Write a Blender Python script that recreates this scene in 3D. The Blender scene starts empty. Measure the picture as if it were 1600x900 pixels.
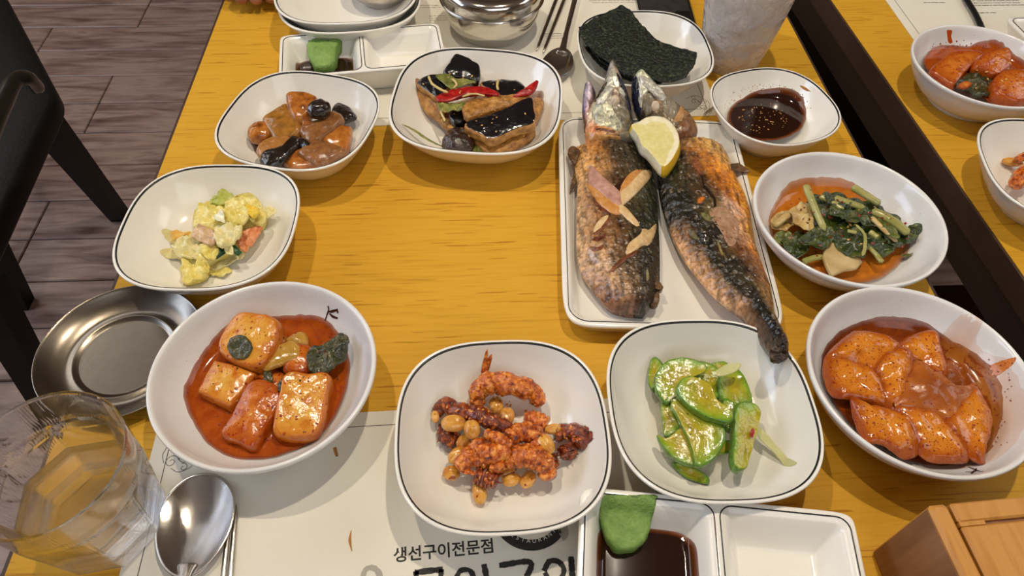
import bpy, math, random
import numpy as np
from mathutils import Vector, Matrix, noise
from mathutils.bvhtree import BVHTree

# ------------------------------------------------------------------ camera
T = 0.74                      # height of the table top above the floor
CH = 0.505                    # camera above the table top
FOC = 1110.0
def _axes():
    Y = np.array([-87., 1395., -FOC]); Y /= np.linalg.norm(Y)
    Xx = 25000.; yu = (87 * Xx - FOC * FOC) / 1395
    X = np.array([Xx, yu, -FOC]); X /= np.linalg.norm(X)
    return np.array([X, Y, np.cross(X, Y)])
RM = _axes()
scene = bpy.context.scene
COL = scene.collection
cd = bpy.data.cameras.new('camera'); cam = bpy.data.objects.new('camera', cd); COL.objects.link(cam)
cd.sensor_width = 36; cd.lens = FOC / 1600 * 36; cd.clip_start = 0.01; cd.clip_end = 50
mw = Matrix(RM.tolist()).to_4x4(); mw.translation = (0, 0, T + CH); cam.matrix_world = mw
scene.camera = cam

# ------------------------------------------------------------------ world, lights, exposure
w = bpy.data.worlds.new('world'); scene.world = w; w.use_nodes = True
w.node_tree.nodes['Background'].inputs[0].default_value = (0.9, 0.8, 0.7, 1)
w.node_tree.nodes['Background'].inputs[1].default_value = 0.3
def area(name, loc, size, power, col, target=(0.05, 0.45, T), shape='DISK', sy=None, spread=None):
    l = bpy.data.lights.new(name, 'AREA'); l.energy = power; l.color = col; l.shape = shape; l.size = size
    if sy: l.size_y = sy
    if spread: l.spread = spread
    o = bpy.data.objects.new(name, l); COL.objects.link(o); o.location = loc
    o.rotation_euler = (Vector(target) - Vector(loc)).to_track_quat('-Z', 'Y').to_euler()
    return o
area('pendant_light', (0.30, 0.62, T + 1.55), 0.045, 10.2, (1.0, 0.88, 0.70), target=(0.2, 0.5, T))
area('pendant_light', (-0.40, 0.66, T + 1.55), 0.045, 7.8, (1.0, 0.86, 0.66), target=(-0.2, 0.5, T))
area('overhead_fill_light', (-1.9, 1.5, 2.5), 1.9, 32, (0.97, 0.95, 0.93), shape='SQUARE', target=(-0.8, 1.0, 0.3))  # unseen fill added to brighten the floor and shadows at left
area('overhead_fill_light', (2.0, 0.9, 2.5), 1.3, 15, (0.97, 0.95, 0.93), shape='SQUARE', target=(0.6, 0.7, T))  # unseen fill added at the right side
area('overhead_fill_light', (0.4, -1.0, 2.5), 2.0, 24, (0.92, 0.95, 1.0), shape='SQUARE', target=(0.1, 0.2, T))  # unseen fill added behind the camera to soften the near shadows
area('window_daylight', (-2.85, 0.6, 1.7), 1.6, 40, (0.60, 0.74, 1.0), shape='RECTANGLE', sy=1.2, target=(0, 0.9, 0.6))
scene.view_settings.view_transform = 'Standard'; scene.view_settings.look = 'None'
scene.view_settings.gamma = 1; scene.view_settings.use_curve_mapping = False
scene.view_settings.exposure = -0.13
scene.cycles.use_denoising = True
scene.cycles.max_bounces = 10; scene.cycles.transmission_bounces = 10; scene.cycles.transparent_max_bounces = 12

# ------------------------------------------------------------------ helpers
CAMP = np.array([0, 0, T + CH])
def P(px, py, z=0.0):
    d = RM @ np.array([px - 800., 450. - py, -FOC]); t = (z - CH) / d[2]
    return CAMP + d * t
def Pp(px, py, o, n):
    d = RM @ np.array([px - 800., 450. - py, -FOC]); t = np.dot(np.asarray(o) - CAMP, n) / np.dot(d, n)
    return CAMP + d * t
def mpp(px, py, z):           # metres per pixel at that point
    return -(RM.T @ (P(px, py, z) - CAMP))[2] / FOC
def to_px(p):
    c = RM.T @ (np.asarray(p) - CAMP); return 800 + c[0] / -c[2] * FOC, 450 - c[1] / -c[2] * FOC
def Z(lst, sc, ox, oy): return [(ox + x / sc, oy + y / sc) for x, y in lst]
def lin(c):
    return tuple(((v / 255) / 12.92 if v / 255 <= .04045 else ((v / 255 + .055) / 1.055) ** 2.4) for v in c[:3]) + (1.0,)

MATS = {}
def mat(name, stops=None, scale=60, rough=.4, rvar=0, bump=0, bscale=250, metal=0, coat=0, trans=0, sss=0, ior=1.45, edge=None,
        ev=.25, vcol=False, stretch=(1, 1, 1), specks=None, alpha_edge=None, detail=5, dist=0, spec=.5, ramp='LINEAR', bdetail=4, bdist=.002, sscol=None):
    if name in MATS: return MATS[name]
    m = bpy.data.materials.new(name); MATS[name] = m; m.use_nodes = True
    nt = m.node_tree; N = nt.nodes; L = nt.links; b = N['Principled BSDF']
    tc = N.new('ShaderNodeTexCoord'); mp = N.new('ShaderNodeMapping'); mp.inputs['Scale'].default_value = stretch
    L.new(tc.outputs['Object'], mp.inputs['Vector'])
    oi = N.new('ShaderNodeObjectInfo'); mu = N.new('ShaderNodeMath'); mu.operation = 'MULTIPLY'; mu.inputs[1].default_value = 37
    L.new(oi.outputs['Random'], mu.inputs[0])
    nz = N.new('ShaderNodeTexNoise'); nz.noise_dimensions = '4D'; nz.inputs['Scale'].default_value = scale
    nz.inputs['Detail'].default_value = detail; nz.inputs['Distortion'].default_value = dist
    L.new(mp.outputs[0], nz.inputs['Vector']); L.new(mu.outputs[0], nz.inputs['W'])
    def cr(st, fac):
        r = N.new('ShaderNodeValToRGB'); r.color_ramp.interpolation = ramp; e = r.color_ramp.elements
        while len(e) < len(st): e.new(.5)
        for i, (p, c) in enumerate(st): e[i].position = p; e[i].color = lin(c)
        L.new(fac, r.inputs[0]); return r.outputs[0]
    def mul(a, bb, t='MULTIPLY', f=1.0):
        x = N.new('ShaderNodeMix'); x.data_type = 'RGBA'; x.blend_type = t
        if isinstance(f, float): x.inputs[0].default_value = f
        else: L.new(f, x.inputs[0])
        L.new(a, x.inputs[6])
        if isinstance(bb, tuple): x.inputs[7].default_value = bb
        else: L.new(bb, x.inputs[7])
        return x.outputs[2]
    col = cr(stops or [(0, (200, 200, 200)), (1, (255, 255, 255))], nz.outputs['Fac'])
    if edge:
        at = N.new('ShaderNodeAttribute'); at.attribute_name = 'edge'
        ad = N.new('ShaderNodeMath'); ad.operation = 'MULTIPLY_ADD'; ad.inputs[1].default_value = ev
        L.new(nz.outputs['Fac'], ad.inputs[0]); L.new(at.outputs['Fac'], ad.inputs[2])
        su = N.new('ShaderNodeMath'); su.operation = 'SUBTRACT'; su.inputs[1].default_value = ev * .5; L.new(ad.outputs[0], su.inputs[0])
        col = mul(cr(edge, su.outputs[0]), col)
    if vcol:
        at = N.new('ShaderNodeAttribute'); at.attribute_name = 'Col'
        col = mul(at.outputs['Color'], col)
    if specks:
        for (scol, ssc, th) in specks:
            n2 = N.new('ShaderNodeTexNoise'); n2.noise_dimensions = '4D'; n2.inputs['Scale'].default_value = ssc; n2.inputs['Detail'].default_value = 1
            L.new(mp.outputs[0], n2.inputs['Vector']); L.new(mu.outputs[0], n2.inputs['W'])
            r2 = N.new('ShaderNodeValToRGB'); r2.color_ramp.elements[0].position = th; r2.color_ramp.elements[1].position = th + .03
            L.new(n2.outputs['Fac'], r2.inputs[0]); col = mul(col, lin(scol), 'MIX', r2.outputs[0])
    L.new(col, b.inputs['Base Color'])
    b.inputs['Roughness'].default_value = rough; b.inputs['Metallic'].default_value = metal
    b.inputs['IOR'].default_value = ior; b.inputs['Coat Weight'].default_value = coat; b.inputs['Coat Roughness'].default_value = .06
    b.inputs['Transmission Weight'].default_value = trans; b.inputs['Specular IOR Level'].default_value = spec
    if sss: b.inputs['Subsurface Weight'].default_value = sss; b.inputs['Subsurface Radius'].default_value = (.8, .5, .25); b.inputs['Subsurface Scale'].default_value = .004
    if rvar:
        mr = N.new('ShaderNodeMapRange'); mr.inputs['To Min'].default_value = max(0.02, rough - rvar); mr.inputs['To Max'].default_value = rough + rvar
        mr.inputs['From Min'].default_value = .35; mr.inputs['From Max'].default_value = .65
        L.new(nz.outputs['Fac'], mr.inputs['Value']); L.new(mr.outputs[0], b.inputs['Roughness'])
    if bump:
        bn = N.new('ShaderNodeTexNoise'); bn.inputs['Scale'].default_value = bscale; bn.inputs['Detail'].default_value = bdetail
        L.new(mp.outputs[0], bn.inputs['Vector'])
        bp = N.new('ShaderNodeBump'); bp.inputs['Strength'].default_value = bump; bp.inputs['Distance'].default_value = bdist
        L.new(bn.outputs['Fac'], bp.inputs['Height']); L.new(bp.outputs[0], b.inputs['Normal'])
        if coat: L.new(bp.outputs[0], b.inputs['Coat Normal'])
    if alpha_edge:
        at = N.new('ShaderNodeAttribute'); at.attribute_name = 'edge'
        r3 = N.new('ShaderNodeMapRange'); r3.inputs['From Min'].default_value = alpha_edge[0]; r3.inputs['From Max'].default_value = alpha_edge[1]
        r3.inputs['To Min'].default_value = alpha_edge[2]; r3.inputs['To Max'].default_value = alpha_edge[3]
        L.new(at.outputs['Fac'], r3.inputs['Value']); L.new(r3.outputs[0], b.inputs['Alpha'])
    return m

def ob(name, V, F, mats, parent=None, label=None, cat=None, group=None, mi=None, attr=None, kind=None, smooth=True, col=None, origin=None):
    V = np.asarray(V, float)
    if parent is not None: o0 = np.array(parent['_o'])
    elif origin is not None: o0 = np.array(origin, float)
    else: o0 = np.array([(V[:, 0].min() + V[:, 0].max()) / 2, (V[:, 1].min() + V[:, 1].max()) / 2, V[:, 2].min()])
    me = bpy.data.meshes.new(name); me.from_pydata((V - o0).tolist(), [], F); 
    for m in (mats if isinstance(mats, (list, tuple)) else [mats]): me.materials.append(m)
    if mi is not None: me.polygons.foreach_set('material_index', mi)
    me.polygons.foreach_set('use_smooth', [smooth] * len(me.polygons))
    if attr is not None:
        a = me.attributes.new('edge', 'FLOAT', 'POINT'); a.data.foreach_set('value', np.asarray(attr, float))
    if col is not None:
        a = me.color_attributes.new('Col', 'FLOAT_COLOR', 'POINT'); a.data.foreach_set('color', np.asarray(col, float).ravel())
    me.update()
    o = bpy.data.objects.new(name, me); COL.objects.link(o)
    if parent is not None: o.parent = parent
    else: o.location = o0
    o['_o'] = [float(v) for v in o0]
    if label: o['label'] = label
    if cat: o['category'] = cat
    if group: o['group'] = group
    if kind: o['kind'] = kind
    return o
def thing(name, loc, label, cat, group=None):
    o = bpy.data.objects.new(name, None); COL.objects.link(o); o.location = tuple(loc); o['_o'] = [float(v) for v in loc]
    o.empty_display_size = .02
    o['label'] = label; o['category'] = cat
    if group: o['group'] = group
    return o

def box(x0, x1, y0, y1, z0, z1, bev=0.0):
    """bevelled box, verts and faces"""
    if bev <= 0:
        V = [(x, y, z) for z in (z0, z1) for y in (y0, y1) for x in (x0, x1)]
        return np.array(V, float), [(0, 2, 3, 1), (4, 5, 7, 6), (0, 1, 5, 4), (2, 6, 7, 3), (0, 4, 6, 2), (1, 3, 7, 5)]
    b = bev; V = []; ring = []
    def lay(d, z):
        i = len(V)
        V.extend([(x0 + d + b, y0 + d, z), (x1 - d - b, y0 + d, z), (x1 - d, y0 + d + b, z), (x1 - d, y1 - d - b, z),
                  (x1 - d - b, y1 - d, z), (x0 + d + b, y1 - d, z), (x0 + d, y1 - d - b, z), (x0 + d, y0 + d + b, z)]); ring.append(i)
    lay(b, z0); lay(0, z0 + b); lay(0, z1 - b); lay(b, z1)
    F = [tuple(reversed(range(8)))]
    for r in range(3):
        for k in range(8): F.append((ring[r] + k, ring[r] + (k + 1) % 8, ring[r + 1] + (k + 1) % 8, ring[r + 1] + k))
    F.append(tuple(range(ring[3], ring[3] + 8)))
    return np.array(V, float), F
def xform(V, rot=0, loc=(0, 0, 0), piv=(0, 0)):
    V = np.array(V, float); c, s = math.cos(rot), math.sin(rot); x = V[:, 0] - piv[0]; y = V[:, 1] - piv[1]
    V[:, 0] = x * c - y * s + piv[0]; V[:, 1] = x * s + y * c + piv[1]
    return V + np.array(loc)
def join(*parts):
    V = []; F = []; n = 0
    for v, f in parts:
        V.append(np.asarray(v)); F += [tuple(i + n for i in q) for q in f]; n += len(v)
    return np.concatenate(V), F
def cat_closed(pts, N):
    p = np.array(pts, float); n = len(p); seg = np.linalg.norm(np.roll(p, -1, 0) - p, axis=1); L = np.concatenate([[0], np.cumsum(seg)])
    out = []
    for s in np.linspace(0, L[-1], N, endpoint=False):
        i = min(np.searchsorted(L, s, 'right') - 1, n - 1); t = (s - L[i]) / max(seg[i], 1e-9)
        a, b, c, d = p[(i - 1) % n], p[i], p[(i + 1) % n], p[(i + 2) % n]
        out.append(.5 * ((2 * b) + (c - a) * t + (2 * a - 5 * b + 4 * c - d) * t * t + (3 * b - a - 3 * c + d) * t ** 3))
    return np.array(out)
def lin_closed(pts, N):
    p = np.array(pts, float); n = len(p); seg = np.linalg.norm(np.roll(p, -1, 0) - p, axis=1); L = np.concatenate([[0], np.cumsum(seg)])
    return np.array([p[i] + (p[(i + 1) % n] - p[i]) * ((s - L[i]) / max(seg[i], 1e-9)) for s in np.linspace(0, L[-1], N, endpoint=False) for i in [min(np.searchsorted(L, s, 'right') - 1, n - 1)]])
def cat_open(pts, M):
    p = np.array(pts, float); n = len(p)
    if n == 2: return np.array([p[0] + (p[1] - p[0]) * t for t in np.linspace(0, 1, M)])
    q = np.vstack([2 * p[0] - p[1], p, 2 * p[-1] - p[-2]]); out = []
    for u in np.linspace(0, n - 1, M):
        i = min(int(u), n - 2); t = u - i; a, b, c, d = q[i], q[i + 1], q[i + 2], q[i + 3]
        out.append(.5 * ((2 * b) + (c - a) * t + (2 * a - 5 * b + 4 * c - d) * t * t + (3 * b - a - 3 * c + d) * t ** 3))
    return np.array(out)
def jitter(V, amp, freq, seed=0, zsc=1.0):
    if not amp: return V
    V = np.array(V); off = Vector((seed * 7.3, seed * 3.1, seed * 1.7))
    for i in range(len(V)):
        n = noise.noise_vector(Vector(V[i]) * freq + off) + .5 * noise.noise_vector(Vector(V[i]) * freq * 2.3 + off)
        V[i] += np.array((n.x, n.y, n.z * zsc)) * amp
    return V
SEED = [1]
def seed(): SEED[0] += 1; return SEED[0]

# ------------------------------------------------------------------ generators
def ringmesh(rings, cap0=True, cap1=True):
    n = len(rings[0]); V = np.concatenate(rings); F = []
    for r in range(len(rings) - 1):
        for k in range(n): F.append((r * n + k, r * n + (k + 1) % n, (r + 1) * n + (k + 1) % n, (r + 1) * n + k))
    if cap0: F.append(tuple(reversed(range(n))))
    if cap1: F.append(tuple(range((len(rings) - 1) * n, len(rings) * n)))
    return V, F
class Dish:
    pass
def dish(name, cx, cy, r, n, prof_out, prof_in, material, label, rot=0, ry=None, z0=0, lift=0, line=None, linemat=None, N=112, group=None, cat='dish', parent=None, tiltx=0, tilty=0):
    """prof_*: lists of (fraction, height); outside from centre to rim, inside from rim to centre"""
    ry = ry or r; D = Dish(); ca, sa = math.cos(rot), math.sin(rot)
    t = np.linspace(0, 2 * math.pi, N, endpoint=False)
    def sup(fr):
        e = 2 + (n - 2) * min(1, fr) ** .8
        return 1 / (np.abs(np.cos(t)) ** e + np.abs(np.sin(t)) ** e) ** (1 / e)
    def ring(fr, z):
        fr = max(fr, .002); k = sup(fr); x = np.cos(t) * k * r * fr; y = np.sin(t) * k * ry * fr
        zz = z + lift * (k - 1.08) * max(0, (fr - .5) * 2) ** 2
        X = cx + x * ca - y * sa; Y = cy + x * sa + y * ca
        return np.stack([X, Y, T + z0 + zz + tiltx * (X - cx) + tilty * (Y - cy)], 1)
    def fine(pr): return cat_open(pr, (len(pr) - 1) * 3 + 1)
    po = fine(prof_out); pi = fine(prof_in)
    V, F = ringmesh([ring(a, b) for a, b in po] + [ring(a, b) for a, b in pi])
    o = ob(name, V, F, material, label=label, cat=cat, group=group, origin=(cx, cy, T + z0), parent=parent)
    pin = np.array(sorted([(a, b) for a, b in pi]))
    def h(x, y):
        dx, dy = x - cx, y - cy; u = (dx * ca + dy * sa) / r; v = (-dx * sa + dy * ca) / ry
        q = math.hypot(u, v)
        e = 2 + (n - 2) * min(1, q) ** .8
        fr = (abs(u) ** e + abs(v) ** e) ** (1 / e)
        return T + z0 + float(np.interp(fr, pin[:, 0], pin[:, 1])) + tiltx * dx + tilty * dy
    D.h = h; D.o = o; D.c = (cx, cy); D.objs = [o]; D.z0 = z0
    if line:
        f0, f1 = line; zi = lambda f: float(np.interp(f, pin[:, 0], pin[:, 1]))
        a = ring(f0, zi(f0) + .0004); b = ring(f1, zi(f1) + .0004); a2 = ring(f0, zi(f0) - .0003); b2 = ring(f1, zi(f1) - .0003)
        V, F = ringmesh([a2, a, b, b2, a2], False, False)
        ob('rim_line', V, F, linemat or M_line, parent=o)
    return D

def slab(name, px, z, t, mats, label=None, cat=None, group=None, g=(0, 0), crown=0.0, nz=(0.0003, 220), D=None, sharp=False, N=44,
         bulge=.0, er=None, parent=None, ew=None, skin=None, taper=0.0, kind=None, rings=(.18, .36, .54, .7, .84, .94, 1.0), grav=0, attr_bottom=1.2, zabs=None, wave=None):
    """thick piece whose upper outline is seen at the pixels px, on a plane at height z tilted by g"""
    px = [tuple(p) for p in px]; g = (g[0], abs(g[1]) * .55)
    c0 = np.mean(px, 0); n = np.array([-g[0], -g[1], 1.0]); n /= np.linalg.norm(n); o = P(c0[0], c0[1], z)
    pts = np.array([Pp(a, b, o, n) for a, b in px])
    O = (lin_closed if sharp else cat_closed)(pts, N)
    # orientation counter-clockwise seen from above
    ar = np.sum(O[:, 0] * np.roll(O[:, 1], -1) - np.roll(O[:, 0], -1) * O[:, 1])
    W = np.ones(N)
    if ew is not None:
        wv = np.interp(np.linspace(0, len(px), N, endpoint=False), range(len(px) + 1), list(ew) + [ew[0]]); W = wv
    if ar < 0: O = O[::-1]; W = W[::-1]
    c = O.mean(0); er = er if er is not None else min(t * .3, .0016)
    R = []; A = []; reg = []
    def add(s, d, a, rg):
        R.append(c + (O - c) * s - n * d); A.append(a * W if rg == 0 else np.full(N, a)); reg.append(rg)
    R.append(np.tile(c + n * crown, (N, 1)) + (O - c) * .02); A.append(np.zeros(N)); reg.append(0)
    for s in rings: add(s * (1 - er * .0), -crown * (1 - s * s), s, 0)
    RO = max(1e-6, np.linalg.norm(O - c, axis=1).mean())
    add(1 + er / RO * .8, er, 1.05, 1)
    for k in (.35, .65): add(1 + er / RO + bulge * math.sin(k * math.pi) - taper * k, er + (t - 2 * er) * k, 1.1, 1)
    add(1 + er / RO * .8 - taper, t - er, 1.1, 1)
    for s in (.96, .7, .35, .02): add(s * (1 - taper), t, attr_bottom, 2)
    V, F = ringmesh(R); n_ = N
    # fix winding: rings run from the top centre outwards and down -> reverse
    F = [tuple(reversed(f)) for f in F]
    V = jitter(V, nz[0], nz[1], seed())
    if wave:
        am, fr = wave; sd = seed()
        for i in range(len(V)):
            p = V[i]; d_ = noise.noise(Vector((p[0], p[1], 0)) * fr + Vector((sd, sd * 2.2, 0))) + .45 * noise.noise(Vector((p[0], p[1], 0)) * fr * 2.6 + Vector((sd, 0, sd)))
            V[i] += n * am * d_
    if D is not None:
        for i in range(len(V)):
            hh = D.h(V[i][0], V[i][1]) + .0005
            if V[i][2] < hh: V[i][2] = hh + .00002 * (i % 7)
    mi = None; mats = mats if isinstance(mats, (list, tuple)) else [mats]
    if len(mats) > 1:
        mi = []
        for r in range(len(R) - 1):
            m_ = min(len(mats) - 1, max(reg[r], reg[r + 1]))
            for k in range(N):
                mm = m_
                if skin is not None and m_ >= 1 and W[k] < .5: mm = 0
                mi.append(mm)
        mi += [0, min(len(mats) - 1, 2)]
    ob_ = ob(name, V, F, mats, parent=parent, label=label, cat=cat, group=group, mi=mi, attr=np.concatenate(A), kind=kind)
    if D is not None: D.objs.append(ob_)
    return ob_

def tube_mesh(pts, rad, ns=12, M=24, flat=1.0, nz=None, endcap=True, bumps=0):
    C = cat_open(pts, M); rr = np.interp(np.linspace(0, 1, M), np.linspace(0, 1, len(rad)), rad)
    if endcap:
        tt = np.linspace(0, 1, M); k = np.minimum(1, np.sqrt(np.clip(1 - (1 - np.minimum(tt, 1 - tt) / (1.6 / M)) ** 2, 0.02, 1)) * (np.minimum(tt, 1 - tt) < 1.6 / M) + (np.minimum(tt, 1 - tt) >= 1.6 / M)); rr = rr * k
    if bumps: rr = rr * (1 + .20 * np.abs(np.sin(np.linspace(0, bumps * math.pi, M))))
    R = []; up = np.array([0, 0, 1.0])
    for i in range(M):
        tdir = C[min(i + 1, M - 1)] - C[max(i - 1, 0)]; tdir /= max(np.linalg.norm(tdir), 1e-9)
        s = np.cross(tdir, up)
        if np.linalg.norm(s) < .05: s = np.cross(tdir, [0, 1.0, 0])
        s /= np.linalg.norm(s); u = np.cross(s, tdir)
        a = np.linspace(0, 2 * math.pi, ns, endpoint=False)
        R.append(C[i] + rr[i] * (np.outer(np.cos(a), s) + flat * np.outer(np.sin(a), u)))
    V, F = ringmesh(R); F = [tuple(reversed(f)) for f in F]
    if nz: V = jitter(V, nz[0], nz[1], seed())
    return V, F
def clampD(V, D):
    V = np.array(V)
    for i in range(len(V)):
        hh = D.h(V[i][0], V[i][1]) + .0005
        if V[i][2] < hh: V[i][2] = hh + .00002 * (i % 7)
    return V
def stem(name, px, z, rpx, material, label=None, cat=None, group=None, D=None, parent=None, flat=1.0, nz=(.0003, 250), ns=10, M=22, bumps=0, kind=None):
    zs = z if isinstance(z, (list, tuple)) else [z] * len(px)
    pts = [P(a, b, zz) for (a, b), zz in zip(px, zs)]; m_ = mpp(px[0][0], px[0][1], zs[0])
    rr = [q * m_ for q in (rpx if isinstance(rpx, (list, tuple)) else [rpx])]
    if len(rr) == 1: rr = rr * 2
    V, F = tube_mesh(pts, rr, ns, M, flat, nz, True, bumps)
    if D is not None: V = clampD(V, D)
    o = ob(name, V, F, material, parent=parent, label=label, cat=cat, group=group, attr=np.zeros(len(V)), kind=kind)
    if D is not None: D.objs.append(o)
    return o
def spherecube(n=8):
    V = {}; F = []
    def vid(x, y, z):
        k = (round(x, 5), round(y, 5), round(z, 5))
        if k not in V: V[k] = len(V)
        return V[k]
    g_ = [math.tan(q * math.pi / 4) for q in np.linspace(-1, 1, n + 1)]
    for ax in range(3):
        for sg in (-1, 1):
            for i in range(n):
                for j in range(n):
                    q = [(g_[i], g_[j]), (g_[i + 1], g_[j]), (g_[i + 1], g_[j + 1]), (g_[i], g_[j + 1])]
                    if sg < 0: q = q[::-1]
                    f = []
                    for a, b in q:
                        p = [0, 0, 0]; p[ax] = sg; p[(ax + 1) % 3] = a; p[(ax + 2) % 3] = b; f.append(vid(*p))
                    F.append(tuple(f))
    A = np.array(list(V.keys()), float); A /= np.linalg.norm(A, axis=1)[:, None]
    return A, F
SC8 = spherecube(8); SC14 = spherecube(14); SC3 = spherecube(3)
def blob(name, px, py, z, lx, ly, lz, ang, material, label=None, cat=None, group=None, D=None, parent=None, p=2.0, nz=(.0006, 160), tilt=0, hi=False, groove=0, kind=None, metres=False):
    """ellipsoid/rounded box, sizes lx ly (full) in pixels, lz metres"""
    A, F = SC14 if hi else SC8; m_ = 1 if metres else mpp(px, py, z)
    k = 1 / (np.abs(A) ** p).sum(1) ** (1 / p); V = A * k[:, None] * np.array([lx * m_ / 2, ly * m_ / 2, lz / 2])
    if groove:
        V[:, 2] -= np.where(A[:, 2] > 0, groove * lz * np.exp(-(A[:, 1] / .12) ** 2), 0)
    c, s = math.cos(tilt), math.sin(tilt); x = V[:, 0] * c + V[:, 2] * s; zz = -V[:, 0] * s + V[:, 2] * c; V[:, 0] = x; V[:, 2] = zz
    V = xform(V, math.radians(ang)) + P(px, py, z)
    V = jitter(V, nz[0], nz[1], seed())
    if D is not None: V = clampD(V, D)
    o = ob(name, V, F, material, parent=parent, label=label, cat=cat, group=group, attr=np.abs(A[:, 1]) ** 1.0, kind=kind)
    if D is not None: D.objs.append(o)
    return o
def pool(name, px, z, D, material, label, cat='sauce', seedn=0, wob=.001):
    pts = np.array([P(a, b, z) for a, b in px]); O = cat_closed(pts, 90)
    if np.sum(O[:, 0] * np.roll(O[:, 1], -1) - np.roll(O[:, 0], -1) * O[:, 1]) < 0: O = O[::-1]
    c = O.mean(0); R = []; A = []
    sd = seed()
    for i in range(len(O)):
        q = noise.noise(Vector(O[i]) * 150 + Vector((sd, 0, 0))); O[i] += (O[i] - c) / np.linalg.norm(O[i] - c) * q * wob
    for s in (.01, .2, .4, .6, .75, .86, .93, .97, 1.0, 1.012):
        r = c + (O - c) * s
        for i in range(len(r)):
            r[i][2] = max(T + z, D.h(r[i][0], r[i][1]) + (.0006 if s < .99 else (.0004 if s < 1.01 else -.0002)))
        R.append(r); A.append(np.full(len(O), s))
    V, F = ringmesh(R, True, False); F = [tuple(reversed(f)) for f in F]
    o = ob(name, V, F, material, label=label, cat=cat, attr=np.concatenate(A)); D.objs.append(o); return o
def scatter(name, D, px, n, size, material, label, cat, shape='flake', sd=0, parent=None, objs=None):
    """bits lying on whatever is in the dish, one object"""
    vs = []; fs = []; k0 = 0
    for o in (objs or D.objs):
        off = np.array(o['_o']); me = o.data
        co = np.empty(len(me.vertices) * 3); me.vertices.foreach_get('co', co); co = co.reshape(-1, 3) + off
        vs.append(co); fs += [tuple(i + k0 for i in p.vertices) for p in me.polygons]; k0 += len(co)
    bv = BVHTree.FromPolygons(np.concatenate(vs).tolist(), fs)
    rnd = random.Random(sd + 5); poly = np.array(px, float); parts = []; x0, y0 = poly.min(0); x1, y1 = poly.max(0)
    def inside(a, b):
        r = False; j = len(poly) - 1
        for i in range(len(poly)):
            if (poly[i][1] > b) != (poly[j][1] > b) and a < (poly[j][0] - poly[i][0]) * (b - poly[i][1]) / (poly[j][1] - poly[i][1]) + poly[i][0]: r = not r
            j = i
        return r
    A, SF = SC3; cnt = 0
    while cnt < n:
        a, b = rnd.uniform(x0, x1), rnd.uniform(y0, y1)
        if not inside(a, b): continue
        cnt += 1
        d = RM @ np.array([a - 800., 450. - b, -FOC])
        hit, nor, _, _ = bv.ray_cast(Vector(CAMP), Vector(d).normalized(), 5)
        if hit is None: continue
        s = size * rnd.uniform(.5, 1.2)
        if shape == 'seed': V = A * np.array([s, s * .62, s * .35])
        else: V = A * np.array([s, s * rnd.uniform(.4, .9), s * .14]); V = jitter(V, s * .25, 1 / s, cnt)
        q = nor.to_track_quat('Z', 'X').to_matrix() @ Matrix.Rotation(rnd.uniform(0, 6.3), 3, 'Z')
        V = V @ np.array(q).T + np.array(hit) + np.array(nor) * s * .12
        parts.append((V, SF))
    if not parts: return
    V, F = join(*parts)
    return ob(name, V, F, material, label=label, cat=cat, kind='stuff', parent=parent, attr=np.zeros(len(V)))
def ribbon(pts, wd, z, mi=0):
    """flat stroke lying at height z; pts 2-D world"""
    p = np.array(pts, float)[:, :2]; n = len(p); V = []; F = []
    ws = wd if isinstance(wd, (list, tuple)) else [wd] * n
    ws = np.interp(np.linspace(0, 1, n), np.linspace(0, 1, len(ws)), ws)
    for i in range(n):
        d = p[min(i + 1, n - 1)] - p[max(i - 1, 0)]; d /= max(np.linalg.norm(d), 1e-9); s = np.array([-d[1], d[0]]) * ws[i] / 2
        V += [(p[i][0] + s[0], p[i][1] + s[1], z), (p[i][0] - s[0], p[i][1] - s[1], z)]
    for i in range(n - 1): F.append((2 * i, 2 * i + 1, 2 * i + 3, 2 * i + 2))
    return np.array(V), F

# ------------------------------------------------------------------ materials
def srf(name, c, **k): return mat(name, [(0.3, tuple(max(0, v * .93) for v in c)), (0.7, c)], **k)
M_line = srf('dark_glaze_line', (26, 28, 30), rough=.25)
M_porc = mat('white_glazed_melamine', [(.3, (238, 234, 224)), (.7, (243, 240, 232))], rough=.16, scale=15, coat=.4)
M_stone = mat('speckled_white_glaze', [(.3, (222, 221, 219)), (.7, (234, 233, 231))], rough=.2, scale=25, coat=.35, bump=.06, bscale=60, specks=[((150, 140, 130), 900, .74)], stretch=(1, 1, 1))
M_steel = mat('brushed_steel', [(.3, (168, 160, 150)), (.7, (196, 188, 178))], rough=.2, rvar=.02, metal=1, scale=60, bump=.05, bscale=500)
M_steel2 = mat('polished_steel', [(.3, (200, 195, 188)), (.7, (215, 210, 204))], rough=.13, metal=1, scale=40, bump=.03, bscale=300)
M_steelw = mat('worn_steel', [(.3, (128, 119, 108)), (.7, (134, 125, 113))], rough=.27, rvar=.0, metal=1, scale=90, bump=.10, bscale=500, bdist=.0004)
M_table = mat('yellow_ash_veneer', [(.25, (184, 130, 30)), (.42, (208, 156, 44)), (.6, (214, 162, 50)), (.8, (198, 146, 38))], scale=55, stretch=(.30, 6, 1), specks=[((176, 122, 30), 70, .66)], rough=.5, rvar=.04, spec=.22, bump=.15, bscale=34, detail=8, dist=.6,
              bdist=.0006)
M_edge = srf('dark_edge_band', (70, 50, 38), rough=.5)
M_apron = mat('dark_brown_lacquer', [(.3, (44, 33, 26)), (.7, (54, 41, 32))], rough=.45, scale=12)
M_black = mat('black_stained_wood', [(.3, (10, 9, 9)), (.7, (16, 15, 14))], rough=.55, spec=.3, scale=14)
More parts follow.
